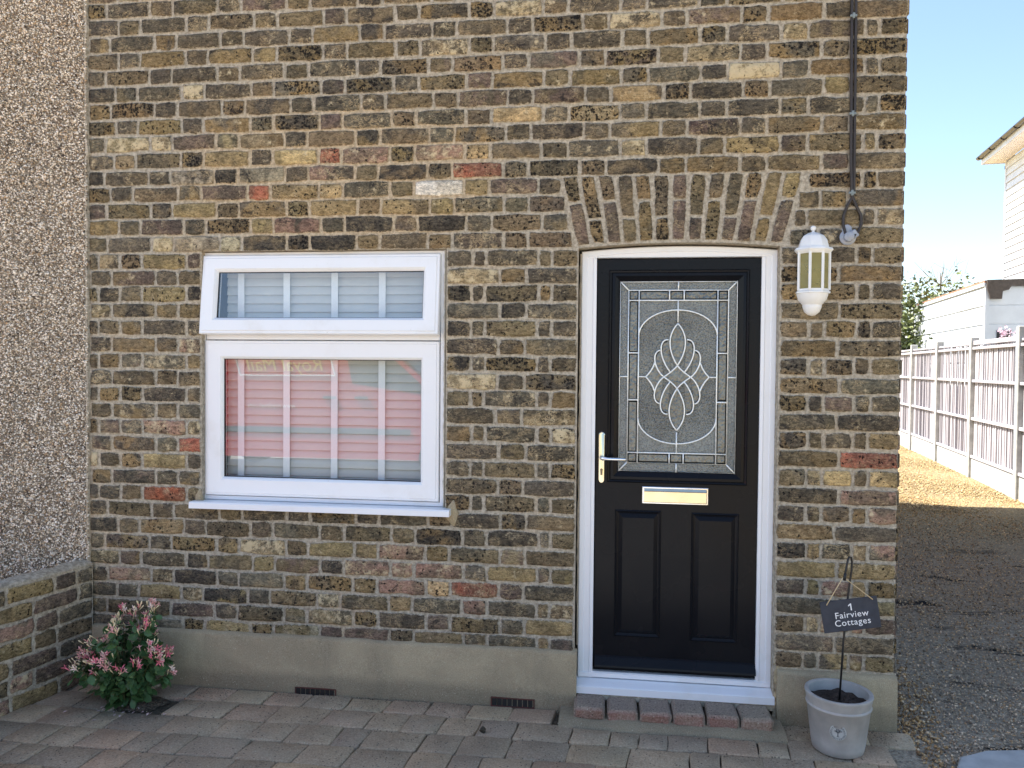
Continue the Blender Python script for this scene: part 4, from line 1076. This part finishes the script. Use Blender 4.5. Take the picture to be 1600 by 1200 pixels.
# ------------------------------------------------------------------ pot, hook and slate sign
PY = -.215; pcx = W(1310, 1100, PY)[0]; pz = .008
POT = empty('plant_pot', (pcx, PY, pz), label='grey round plant pot with raised tree emblem beside the front door', cat='pot')
mb = MB(); mb.lathe([(.094, 0), (.099, .004), (.104, .03), (.1215, .178), (.1245, .180), (.1265, .184), (.1245, .189), (.1225, .191), (.128, .222), (.131, .228), (.130, .234), (.124, .236), (.114, .232), (.1125, .21), (.100, .12)], n=56, cap1=False)
mb.build('body', M['pot'], POT, angle=50)
mb = MB(); loops = []
for r_ in (.108, .08, .05, .02): loops.append([(r_*cos(k*math.pi/12), r_*sin(k*math.pi/12), .196+.006*sin(k*2.7+r_*60)+.004*cos(k*1.3)) for k in range(24)])
mb.rings(loops, False, True); mb.build('soil', M['soil'], POT, smooth=True)
# emblem on the pot's front-left, with lettering round a tree
ea = math.radians(-90-16); ez = .112; er = .100+.0175*(ez/.178)+.004
EMB_M = Matrix.Translation((er*cos(ea), er*sin(ea), ez)) @ Matrix.Rotation(ea+math.pi/2, 4, 'Z') @ Matrix.Rotation(R(-5.5), 4, 'X')
mb = MB(); mb.rings([[(.031*r_*cos(k*math.pi/16), y_, .031*r_*sin(k*math.pi/16)) for k in range(32)][::-1] for r_, y_ in ((1.02, .004), (1.0, -.002), (.92, -.003), (.90, -.0015))], False, True)
EM = mb.build('emblem', simple('emblem_stone', lin((176, 174, 166)), .7, .1, 60), POT, angle=40); EM.matrix_local = EMB_M
def text_mesh(txt, size, mat, name='lettering', depth=.0006, spacing=1.0):
    cu = bpy.data.curves.new(name, 'FONT'); cu.body = txt; cu.size = size; cu.align_x = 'CENTER'; cu.extrude = depth; cu.resolution_u = 3; cu.space_character = spacing
    ob_ = bpy.data.objects.new(name, cu); COL.objects.link(ob_)
    dg = bpy.context.evaluated_depsgraph_get(); dg.update()
    me = bpy.data.meshes.new_from_object(ob_.evaluated_get(dg)); bpy.data.objects.remove(ob_)
    me.materials.clear(); me.materials.append(mat); return me
dk = simple('emblem_relief', lin((92, 92, 92)), .8)
def ring_text(txt, rad, a0, a1, flip):
    for i, ch in enumerate(txt):
        if ch == ' ': continue
        a = a0+(a1-a0)*i/(len(txt)-1); me = text_mesh(ch, .0085, dk, 'emblem_letter', .0003)
        o = link('emblem_letter', me, POT)
        o.matrix_local = EMB_M @ Matrix.Translation((rad*cos(a), -.0032, rad*sin(a))) @ Matrix.Rotation(-(a-math.pi/2) if not flip else -(a+math.pi/2), 4, 'Y') @ Matrix.Rotation(R(90), 4, 'X') @ Matrix.Translation((0, -.003, 0))
ring_text('HERITAGE GARDEN', .0245, R(205), R(-25), False)
ring_text('POTTERY', .0245, R(222), R(318), True)
tr_ = MB(); tr_.tube([(0, -.003, -.014), (0, -.003, .0)], [.0016, .001], 5)
for k in range(16):
    a = R(20+140*rnd.random()); l = rnd.uniform(.006, .014); e_ = (l*cos(a)*1.2, -.003, .001+l*sin(a)); tr_.tube([(0, -.003, -.002), e_], .0005, 4); tr_.box((e_[0]-.0018, -.0038, e_[2]-.0014), (e_[0]+.0018, -.0028, e_[2]+.0014))
tr_.box((-.005, -.0036, -.0150), (.005, -.0028, -.0138))
o = tr_.build('emblem_tree', dk, POT); o.matrix_local = EMB_M

HY = PY
hp = [W(1311.5, 1095, HY), W(1318, 1000, HY), W(1325, 930, HY), W(1330.5, 890, HY), W(1331, 878, HY), W(1329, 870, HY), W(1326, 869, HY), W(1323.5, 874, HY), W(1320, 890, HY), W(1317.5, 903, HY)]
HK = empty('sign_hook', (hp[0][0], HY, .19), label='thin black iron crook hook standing in the grey pot', cat='hook')
mb = MB(); mb.tube([(x-hp[0][0], -.004*i/9 if i < 5 else -.004-.012*(i-4)/5, z-.19) for i, (x, z) in enumerate(hp)], .0042, 8); mb.build('rod', M['iron'], HK, smooth=True)
mb = MB(); tx, tz_ = hp[-1]; mb.tube([(tx-hp[0][0]+.003, -.0155, tz_-.19+.022), (tx-hp[0][0], -.016, tz_-.19-.006)], .0062, 8); mb.build('hook_tip', M['iron'], HK, smooth=True)
SY = HY-.018
cnr = [W(1280, 940.5, SY), W(1369.8, 931.4, SY), W(1376.8, 978.8, SY), W(1288.7, 990.4, SY)]
scx = sum(c[0] for c in cnr)/4; scz = sum(c[1] for c in cnr)/4
ang = math.atan2(cnr[1][1]-cnr[0][1], cnr[1][0]-cnr[0][0]); ang2 = math.atan2(cnr[2][1]-cnr[3][1], cnr[2][0]-cnr[3][0]); ang = (ang+ang2)/2
sw = ((Vector(cnr[1])-Vector(cnr[0])).length+(Vector(cnr[2])-Vector(cnr[3])).length)/2; shh = ((Vector(cnr[0])-Vector(cnr[3])).length+(Vector(cnr[1])-Vector(cnr[2])).length)/2
SG = empty('slate_sign', (scx, SY, scz), label='dark slate sign reading 1 Fairview Cottages hanging by string', cat='sign'); SG.rotation_euler = (0, -ang, 0)
mb = MB(); mb.bbox((-sw/2, -.003, -shh/2), (sw/2, .003, shh/2), .0012); mb.build('slate', M['slate'], SG)
for txt, z, s_ in (('Fairview', -.010, .036), ('Cottages', -.041, .036)):
    o = link('lettering', text_mesh(txt, s_, M['ltext'], 'lettering', .0004, 1.08), SG); o.location = (.004, -.0036, z); o.rotation_euler = (R(90), 0, 0)
mb = MB(); mb.prism([(.004, .018), (.0085, .018), (.0085, .046), (.005, .046), (-.004, .039), (-.004, .0345), (.004, .040)], -.0042, -.003); mb.build('numeral', M['ltext'], SG)
Ri = Matrix.Rotation(ang, 3, 'Y')
def loc(px, py):
    x, z = W(px, py, SY); return Ri @ Vector((x-scx, 0, z-scz))
tip = loc(1317, 904); sa_, sb_ = loc(1291, 945), loc(1363, 936)
mb = MB(); mb.tube([sa_+Vector((0, .004, -.002)), sa_+Vector((0, -.005, 0)), tip+Vector((-.003, -.004, .002)), tip+Vector((.004, .006, .004)), sb_+Vector((0, -.005, 0)), sb_+Vector((0, .004, -.002))], .0021, 6); mb.build('string', M['string'], SG, smooth=True)

# ------------------------------------------------------------------ lantern, cable, cap
LX = W(1271.5, 430, -.03)[0]; lz = lambda py: W(1272, py, -.04)[1]
LN = empty('wall_lantern', (LX, 0, lz(493)), label='white half lantern with amber panes fixed right of the front door', cat='lantern')
b0 = lz(493); Zl = lambda py: lz(py)-b0
def half(prof, n=32, rot=0.0, name='x', mat=None, ang_=40):
    mb = MB(); mb.lathe(prof, (0, -.008, 0), n, rot=rot); return mb.build(name, mat or M['white'], LN, angle=ang_)
k_ = .92
half([(.0008, Zl(493)), (.016*k_, Zl(492)), (.034*k_, Zl(487)), (.042*k_, Zl(480)), (.044*k_, Zl(477)), (.043*k_, Zl(475.5))], name='lower_bowl')
half([(.043*k_, Zl(476)), (.048*k_, Zl(474)), (.063*k_, Zl(468)), (.070*k_, Zl(461)), (.071*k_, Zl(458))], name='upper_bowl')
half([(.070*k_, Zl(458.5)), (.080*k_, Zl(458)), (.080*k_, Zl(455.5)), (.074*k_, Zl(454)), (.073*k_, Zl(451))], 8, R(22.5), 'lower_rim', ang_=20)
half([(.073*k_, Zl(396)), (.086*k_, Zl(392)), (.090*k_, Zl(390)), (.086*k_, Zl(387)), (.072*k_, Zl(386))], 8, R(22.5), 'upper_rim', ang_=20)
half([(.070*k_, Zl(387)), (.069*k_, Zl(383)), (.062*k_, Zl(374)), (.048*k_, Zl(367)), (.028*k_, Zl(363)), (.010*k_, Zl(361)), (.006*k_, Zl(359.5))], 8, R(22.5), 'dome', ang_=25)
half([(.005*k_, Zl(361)), (.005*k_, Zl(359)), (.010*k_, Zl(357.5)), (.013*k_, Zl(355)), (.012*k_, Zl(352.5)), (.006*k_, Zl(351)), (.0006, Zl(350.5))], 14, 0, 'finial')
ro = .075*k_
for k in range(8):
    a = R(22.5+45*k)
    if sin(a) > .5: continue
    mb = MB(); x, y = ro*cos(a)*.985, -.008+ro*sin(a)*.985; mb.tube([(x, y, Zl(453)), (x, y, Zl(394))], .0062, 6); mb.build('glazing_bar', M['white'], LN)
for k in range(8):
    a0, a1 = R(22.5+45*k), R(67.5+45*k); am = (a0+a1)/2
    if sin(am) > .4: continue
    ri = ro*.955; p0 = (ri*cos(a0), -.008+ri*sin(a0)); p1 = (ri*cos(a1), -.008+ri*sin(a1))
    mb = MB(); mb.add([(*p0, Zl(451)), (*p1, Zl(451)), (*p1, Zl(396)), (*p0, Zl(396))], [(0, 1, 2, 3)])
    mb.add([(p0[0]*.97, p0[1]*.97, Zl(451)), (p1[0]*.97, p1[1]*.97, Zl(451)), (p1[0]*.97, p1[1]*.97, Zl(396)), (p0[0]*.97, p0[1]*.97, Zl(396))], [(3, 2, 1, 0)])
    mb.build('pane', M['amber'], LN)
mb = MB(); mb.lathe([(.012, Zl(452)), (.014, Zl(446)), (.014, Zl(436)), (.022, Zl(430)), (.024, Zl(422)), (.016, Zl(413)), (.001, Zl(410))], (0, -.03, 0), 12); mb.build('bulb', M['bulb'], LN, smooth=True)
mb = MB(); mb.box((-.06, -.004, Zl(452)), (.06, .004, Zl(392))); mb.build('back_plate', M['white'], LN)

CX, CZ = W(1335, 0, -.012)
CB_ = empty('wall_cable', (CX, -.012, 2.0), label='pair of black cables clipped down the brick wall ending in a loop', cat='cable')
def cw(px, py, y=-.012): x, z = W(px, py, y); return (x-CX, y+.012, z-2.0)
mb = MB(); mb.tube([cw(1338.5, -130)]+[cw(1337.6-.011*py, py) for py in range(0, 301, 50)]+[cw(1332, 308), cw(1324, 322), cw(1318, 338), cw(1317.5, 352), cw(1321, 364, -.02), cw(1327, 374, -.03)], .0064, 8); mb.build('cable', M['cable'], CB_, smooth=True)
mb = MB(); mb.tube([cw(1331.5, -130)]+[cw(1331.2-.006*py, py, -.013) for py in range(0, 291, 50)]+[cw(1331, 306, -.016), cw(1338, 322), cw(1345, 336), cw(1346, 350), cw(1341, 362, -.02), cw(1329, 374, -.032)], .0064, 8); mb.build('cable', M['cable'], CB_, smooth=True)
for py in (24, 177, 301):
    x, y_, z = cw(1334.5-.009*py, py, -.022); mb = MB(); mb.bbox((x-.014, -.012, z-.005), (x+.014, -.003, z+.005), .002); mb.bbox((x-.005, -.014, z-.012), (x+.005, -.003, z+.012), .002); mb.build('clip', M['clip'], CB_)
# a strip of slack brick-coloured mortar round the cable entry
CPX, CPZ = W(1326, 370, -.02)
CP = empty('cable_cap', (CPX, 0, CPZ), label='cloudy plastic cap on the wall where the cable loop ends', cat='cable cap')
mb = MB(); mb.rings([[(r_*cos(k*math.pi/12), y_, r_*sin(k*math.pi/12)) for k in range(24)][::-1] for r_, y_ in ((.034, .002), (.034, -.010), (.030, -.014), (.022, -.016), (.020, -.034), (.014, -.038))], False, True); mb.build('cap', M['plastic'], CP, angle=40)
mb = MB(); mb.rings([[(r_*cos(k*math.pi/8)-.004, y_, .030+r_*1.2*sin(k*math.pi/8)) for k in range(16)][::-1] for r_, y_ in ((.020, .002), (.020, -.012), (.012, -.016))], False, True); mb.build('cap_lug', M['plastic'], CP, angle=40)
mb = MB(); mb.bbox((.012, -.030, -.022), (.038, -.012, .012), .004); o = mb.build('cap_tab', M['plastic'], CP); o.rotation_euler = (0, R(-38), 0)

# small dark flap on the side wall, and a pine cone like crumb on the paving
fx, fz = W(1401, 955, .06)
mb = MB(); mb.prism([(HOUSE_R-.01, fz-.045), (HOUSE_R+.016, fz-.045), (HOUSE_R+.010, fz-.01), (HOUSE_R-.0, fz+.05), (HOUSE_R-.01, fz+.05)], .03, .10)
mb.build('vent_flap', M['iron'], None, label='small black flap sticking out past the brick corner', cat='vent flap')
cx_, cy_ = GR(755, 1143, .012)
mb = MB(); rr = random.Random(9); mb.lathe([(.001, -.012), (.008, -.010), (.013, -.002), (.012, .006), (.006, .013), (.001, .015)], n=9)
mb.v = [(x*(1+rr.gauss(0, .12)), y*(1+rr.gauss(0, .12)), z*(1+rr.gauss(0, .1))) for x, y, z in mb.v]
o = mb.build('soil_clod', simple('clod', lin((62, 54, 42)), .95, .3, 150, .6, 300), None, label='small brown clod lying on the paving blocks', cat='clod'); o.location = (cx_, cy_, .018)

# ------------------------------------------------------------------ fence
FA = Vector((4.851, 6.321, 0)); fdir = Vector((.15426, .98803, 0)); fn = Vector((.98803, -.15426, 0)); frz = -math.asin(.15426)
FE = empty('panel_fence', FA, frz, label='sun bleached close board fence with concrete posts along the gravel', cat='fence')
# local: +y along the fence going away, -x = face seen
BAY = 1.935
rf_ = random.Random(14)
bmesh_ = MB().box((-.006, -.05, 0), (.006, .05, 1)).mesh('board', M['fencewood'])
for i in range(-3, 6):
    y0_ = .09+i*BAY
    mb = MB(); mb.bbox((-.055, y0_-.05, -.05), (.055, y0_+.05, 2.02 if i else 2.08), .008); mb.build('post', M['concrete'], FE)
    if i == 5: continue
    ya, yb = y0_+.05, y0_+BAY-.05
    mb = MB(); mb.bbox((-.022, ya+.001, -.05), (.022, yb-.001, .285), .006); mb.build('gravel_board', M['concrete'], FE)
    mb = MB(); mb.bbox((-.026, ya+.004, 1.905), (.026, yb-.004, 1.935+.03*(i == 0)), .004); PNL = mb.build('fence_panel', M['fencewood'], FE)
    for zr in (.31, .85, 1.39, 1.855):
        mb = MB(); mb.bbox((-.036, ya+.004, zr-.018), (-.004, yb-.004, zr+.022), .006); mb.build('rail', M['fencewood'], PNL)
    nb = 18; bw_ = (yb-ya)/nb
    for k in range(nb):
        o = link('board', bmesh_, PNL); o.location = (.006+.004*(k % 2), ya+(k+.5)*bw_, .30); o.scale = (1.4, bw_*9.9, 1.60+rf_.uniform(-.01, .005)); o.rotation_euler = (0, 0, -.14+rf_.gauss(0, .05))
fm_ = MB()
# ------------------------------------------------------------------ shed
def FP(px, py, off): return PLN(px, py, FA+fn*off, fn)
SO = .5
a = FP(1541, 447, SO); b = FP(1423, 478, SO); sa0 = (a-FA).dot(fdir); sb0 = (b-FA).dot(fdir); stop = (a.z+b.z)/2
SD = empty('garden_shed', FA+fdir*sa0+fn*SO, frz, label='white clad shed with ragged felt roof behind the fence', cat='shed')
LEN = sb0-sa0; SWD = 1.55
mb = MB(); mb.box((.012, .012, 0), (SWD, LEN, stop-.02)); mb.build('core', M['clad'], SD)
zc = stop-.32; 
z = stop-.05; k = 0
while z > 1.2:
    hgt = .30; z0_ = z-hgt
    mb = MB(); mb.rings([[(x, y, zz) for x, zz in ((.014, z0_), (-.022, z0_), (-.016, z-.05), (.008, z-.012), (.014, z-.004))] for y in (.04, LEN)], True, True); mb.build('cladding_board', M['clad'], SD)
    mb = MB(); mb.rings([[(x, y, zz) for y, zz in ((.014, z0_), (-.002, z0_), (-.002, z-.02), (.006, z-.004), (.014, z-.004))] for x in (.04, SWD)], True, True); mb.build('cladding_board', M['clad'], SD)
    z -= hgt
mb = MB(); mb.box((-.014, -.012, 0), (.04, .04, stop-.02)); mb.build('corner_trim', M['clad'], SD)
mb = MB(); mb.box((-.034, -.012, stop-.05), (-.006, LEN, stop)); mb.build('fascia', M['clad'], SD)
mb = MB(); mb.box((-.03, -.02, stop), (SWD+.05, LEN+.03, stop+.035)); mb.build('roof', M['rooftile'], SD)
mb = MB(); ft = [(0, .04), (.62, .05), (.62, -.10), (.5, -.06), (.34, -.06), (.30, -.12), (.22, -.14), (.21, -.26), (.05, -.26), (.0, -.08)]
mb.prism([(x-.0, stop+zz) for x, zz in ft][::-1], -.05, -.022); mb.prism([(x+.6, stop+zz*.7) for x, zz in ft], -.045, -.02); mb.build('roof_felt', M['felt'], SD)
# solid black box painted as the dark inside of an opening; pink blossom
c0 = FP(1559, 513, SO); wz = c0.z
mb = MB(); mb.box((.16, -.016, wz-.30), (.36, .0, wz)); mb.build('opening', M['blackhole'], SD)
pkp = FA+fdir*.55+fn*.12; pkx = FP(1571, 522, .1)
BLO = empty('pink_blossom', (pkx.x, pkx.y, pkx.z-.02), label='tuft of pale pink blossom peeping over the fence top', cat='blossom')
palef = flower_mesh(simple('pale_petal', lin((226, 200, 216)), .7), 5)
for k in range(26):
    o = link('flower', palef, BLO); o.location = (rl.gauss(0, .05), rl.gauss(0, .05), rl.gauss(.03, .03)); o.rotation_euler = (rl.uniform(0, 3), rl.uniform(0, 3), rl.uniform(0, 6)); o.scale = (1.6,)*3
mb = MB()
for k in range(5): mb.tube([(rl.gauss(0, .02), rl.gauss(0, .02), -.9), (rl.gauss(0, .03), rl.gauss(0, .03), .03)], .004, 5)
mb.build('stem', M['stem'], BLO)

# ------------------------------------------------------------------ white boarded house
HO = 2.25
a = FP(1572, 252, HO); hs = (a-FA).dot(fdir); he = a.z
WH = empty('white_house', FA+fdir*hs+fn*HO, frz, label='white weatherboarded house with black gutter rising behind the shed', cat='house')
# local -y runs towards the viewer; -x is the boarded face
HL = 9.0
mb = MB(); mb.box((.02, -HL, 0), (6, 0, he)); mb.build('core', M['clad'], WH)
z = he-.02; k = 0
while z > 2.2:
    mb = MB(); z0_ = z-.155
    mb.rings([[(x, y, zz) for x, zz in ((.022, z0_), (-.018, z0_), (.008, z-.004), (.022, z))] for y in (-HL, -.06)], True, True); mb.build('weatherboard', M['clad'], WH); z = z0_
mb = MB(); mb.box((-.016, -.06, 0), (.05, .012, he)); mb.build('corner_post', M['clad'], WH)
OV = .42
mb = MB(); mb.box((-OV, -HL, he-.0), (.0, .10, he+.02)); mb.build('soffit', M['soffit'], WH)
for k in range(8):
    mb = MB(); mb.box((-OV+.03+k*.048, -HL, he-.006), (-OV+.03+k*.048+.042, .09, he-.0005)); mb.build('soffit_board', M['soffit'], WH)
mb = MB(); mb.box((-OV-.02, -HL, he-.02), (-OV, .10, he+.17)); mb.box((-OV-.02, .10, he-.02), (.2, .12, he+.17)); mb.build('fascia', M['clad'], WH)
mb = MB(); loops = []
for y in (-HL, .12): loops.append([(-OV-.075+.055*cos(math.pi+math.pi*k/10), y, he+.13+.055*sin(math.pi+math.pi*k/10)) for k in range(11)]+[(-OV-.075+.048*cos(2*math.pi-math.pi*k/10), y, he+.13+.048*sin(2*math.pi-math.pi*k/10)) for k in range(11)])
mb.rings(loops, True, True); GUT = mb.build('gutter', M['gutter'], WH)
for k in range(8):
    y = -.02-k*.75; mb = MB(); mb.tube([(-OV-.075+.060*cos(math.pi*1.02+math.pi*j/10*.98), y, he+.13+.060*sin(math.pi*1.02+math.pi*j/10*.98)) for j in range(11)], .010, 6); mb.build('gutter_bracket', M['gutter'], GUT, smooth=True)
mb = MB(); mb.rings([[(-OV-.06, y, he+.15), (-OV-.06, y, he+.18), (3.0, y, he+2.4), (6.4, y, he+.18), (6.4, y, he+.15), (3.0, y, he+2.36)] for y in (-HL, .16)], True, True); mb.build('roof', M['rooftile'], WH)
mb = MB(); mb.box((-OV-.02, .02, he+.17), (-OV+.10, .15, he+.24)); mb.build('verge_tile', M['rooftile'], WH)
mb = MB(); mb.box((-.02, -.010, he-.17), (-.005, .02, he-.1)); mb.build('sensor', M['blackhole'], WH)

# ------------------------------------------------------------------ planting behind
def leaf_mesh():
    mb = MB(); mb.add([(0, 0, 0), (.4, .28, .05), (1, 0, -.1), (.4, -.28, .05)], [(0, 1, 2), (0, 2, 3)]); return mb
def bush(name, label, base, H, Rx, n, seed, leaf=.07, groups=7):
    rr = random.Random(seed); root = empty(name, base, 0, label=label, cat='bush' if 'bush' in name else 'tree')
    st = MB(); fol = MB(); cl = []
    for i in range(groups*3):
        a = rr.uniform(0, 6.283); t = rr.random()**.5; tipz = H*rr.uniform(.55, 1.0)*(1-.25*t); tp = Vector((cos(a)*Rx*t, sin(a)*Rx*t, tipz))
        st.tube([(0, 0, -.05), (tp.x*.3, tp.y*.3, tp.z*.45), tuple(tp)], [.03, .018, .006], 5); cl.append(tp)
    for i in range(n):
        c = rr.choice(cl); s_ = rr.random()**.7
        p = Vector((c.x*s_, c.y*s_, c.z*s_))+Vector((rr.gauss(0, Rx*.14), rr.gauss(0, Rx*.14), rr.gauss(0, H*.06)))
        if p.z < .05: continue
        d1 = Vector((rr.gauss(0, 1), rr.gauss(0, 1), rr.gauss(.15, .6))).normalized(); d2 = d1.cross(Vector((rr.gauss(0, 1), rr.gauss(0, 1), rr.gauss(0, 1)))).normalized(); L = leaf*rr.uniform(.6, 1.3)
        fol.add([p, p+d1*L*.45+d2*L*.26, p+d1*L, p+d1*L*.45-d2*L*.26], [(0, 1, 2, 3)])
    st.build('trunk', M['twig'], root); fol.build('crown', mat_leafrand(name), root)
    return root
_lr = {}
def mat_leafrand(name):
    m, nt, b = newmat('foliage_'+name); g_ = N(nt, 'NewGeometry'); r_ = g_.outputs['Random Per Island']
    c = mix(nt, r_, lin((40, 56, 26)), lin((112, 122, 64))); setp(nt, b, Base_Color=c, Roughness=.55); return m
pA = CAM+ray(1432, 520)*(17.0); zA = CAM.z+17.0*(562-428)/1200
pB = CAM+ray(1512, 520)*(20.0)
bush('laurel_bush', 'large sunlit green bush at the brick corner behind the shed', (pA.x, pA.y, 0), 3.9, 1.5, 20000, 3, .11, 12)
pC = CAM+ray(1475, 520)*18.5
bush('hedge_bush', 'lower green bush showing above the shed roof', (pC.x, pC.y, 0), 3.7, 1.2, 8000, 5, .11, 8)
bush('far_bush', 'dark green bush top below the bare tree', (pB.x, pB.y, 0), 3.9, 1.2, 8000, 6, .11, 8)
bt = empty('bare_tree', (pB.x+.1, pB.y+2.0, 0), 0, label='thin bare branched sapling against the blue sky', cat='tree')
mb = MB(); mb.tube([(0, 0, -.05), (.03, 0, 2.2), (.0, 0, 4.3)], [.045, .03, .010], 6); mb.build('trunk', M['twig'], bt)
mb = MB(); rr = random.Random(4)
for k in range(34):
    z = rr.uniform(2.6, 4.1); a = rr.uniform(0, 6.283); L = rr.uniform(.4, .95); e_ = Vector((cos(a)*L*.75, sin(a)*L*.75, z+L*.75))
    mb.tube([(.01, 0, z), (e_.x*.5, e_.y*.5, z+L*.3), tuple(e_)], [.010, .007, .003], 4)
    for j in range(3):
        t = rr.uniform(.4, .9); p = Vector((.01, 0, z)).lerp(e_, t); mb.tube([tuple(p), (p.x+rr.gauss(0, .15), p.y+rr.gauss(0, .15), p.z+rr.uniform(.1, .35))], [.005, .002], 4)
mb.build('branches', M['twig'], bt)
# white scrolled ornament on the gate beyond the corner
oA = FP(1412, 540, .40)
OR = empty('garden_ornament', (oA.x, oA.y, 0), frz, label='white scrolled gate top just past the brick corner', cat='gate')
oz = FP(1412, 540, .40).z
mb = MB(); mb.bbox((-.03, -.45, 0), (.03, .45, oz-.02), .01); mb.build('gate_panel', M['white'], OR)
for cy, cz, r_ in ((.0, .30, .16), (.05, .10, .20), (-.22, .06, .13)):
    mb = MB(); mb.tube([(0, cy+r_*cos(k*math.pi/10), oz+cz+r_*sin(k*math.pi/10)) for k in range(20)], .035, 6); mb.build('scroll', M['white'], OR, smooth=True)

# ------------------------------------------------------------------ red van reflected in the window
VY = -6.35
VAN = empty('delivery_van', (0, VY, 0), label='red mail delivery van parked opposite, mirrored in the window glass', cat='van')
VX0, VX1 = -6.4, -1.35       # rear, nose (nose towards +X)
body = [(VX0, .32), (VX0-.04, 1.0), (VX0+.02, 1.75), (VX0+.12, 1.86), (-4.0, 1.92), (-3.3, 1.90), (-3.02, 1.82), (-2.25, 1.18), (-2.05, 1.10), (-1.52, .98), (-1.36, .80), (-1.33, .40), (-1.45, .28), (VX0+.1, .28)]
mb = MB(); W_ = 1.75
def inset(p, k, cx=-3.9, cz=1.0): return [(cx+(x-cx)*k, cz+(z-cz)*k) for x, z in p]
mb.rings([[(x, -W_-.0, z) for x, z in inset(body, .97)], [(x, -W_+.06, z) for x, z in body], [(x, -.06, z) for x, z in body], [(x, 0, z) for x, z in inset(body, .985)]], True, True)
VB = mb.build('body', M['vanred'], VAN)
mb = MB(); mb.prism([(-3.42, 1.30), (-2.42, 1.16), (-2.38, 1.20), (-2.98, 1.74), (-3.36, 1.80), (-3.50, 1.70)][::-1], .0, .006); mb.build('side_window', M['vanglass'], VAN)
mb = MB(); mb.add([(-2.97, -.1, 1.80), (-2.97, -W_+.1, 1.80), (-2.26, -W_+.1, 1.22), (-2.26, -.1, 1.22)], [(0, 1, 2, 3)])
for i in range(4): mb.v[i] = (mb.v[i][0]+.012, mb.v[i][1], mb.v[i][2]+.012)
mb.build('windscreen', M['vanglass'], VAN)
for wx in (-5.55, -2.2):
    for wy in (-.10, -W_+.10):
        mb = MB(); mb.rings([[(wx+r_*cos(k*math.pi/12), wy+y_, .31+r_*sin(k*math.pi/12)) for k in range(24)][::-1] for r_, y_ in ((.31, -.11), (.31, .10), (.28, .115), (.19, .115))], True, True); wo = mb.build('wheel', M['rubber'], VAN, angle=40)
        mb = MB(); mb.rings([[(wx+r_*cos(k*math.pi/12), wy+y_, .31+r_*sin(k*math.pi/12)) for k in range(24)][::-1] for r_, y_ in ((.19, .116), (.18, .126), (.05, .10))], False, True); mb.build('rim', M['chrome'], wo, angle=40)
for hx in (-3.72, -3.28):
    mb = MB(); mb.bbox((hx-.10, .0, 1.09), (hx+.08, .04, 1.13), .012); mb.build('handle', M['rubber'], VAN)
mb = MB(); mb.bbox((VX0+.05, .0, .62), (-2.62, .018, .70), .006); mb.build('side_strip', M['rubber'], VAN)
def vtext(t, s_, x, z, mat, sh=0.0):
    me = text_mesh(t, s_, mat, 'lettering', .001)
    if sh:
        for v in me.vertices: v.co.x += sh*v.co.y
    o = link('lettering', me, VAN); o.location = (x, .008, z); o.rotation_euler = (R(90), 0, R(180))
vtext('Royal Mail', .26, -4.35, 1.46, M['yellow'], .25); vtext('www.royalmail.com', .085, -4.55, .96, M['ltext'])
for (xa, za), (xb, zb_) in (((-5.0, 1.40), (-3.66, 1.40)), ((-5.08, 1.70), (-3.74, 1.70)), ((-5.0, 1.40), (-5.08, 1.70)), ((-3.66, 1.40), (-3.74, 1.70))):
    mb = MB(); mb.tube([(xa, .006, za), (xb, .006, zb_)], .010, 5); mb.build('logo_border', M['ltext'], VAN)
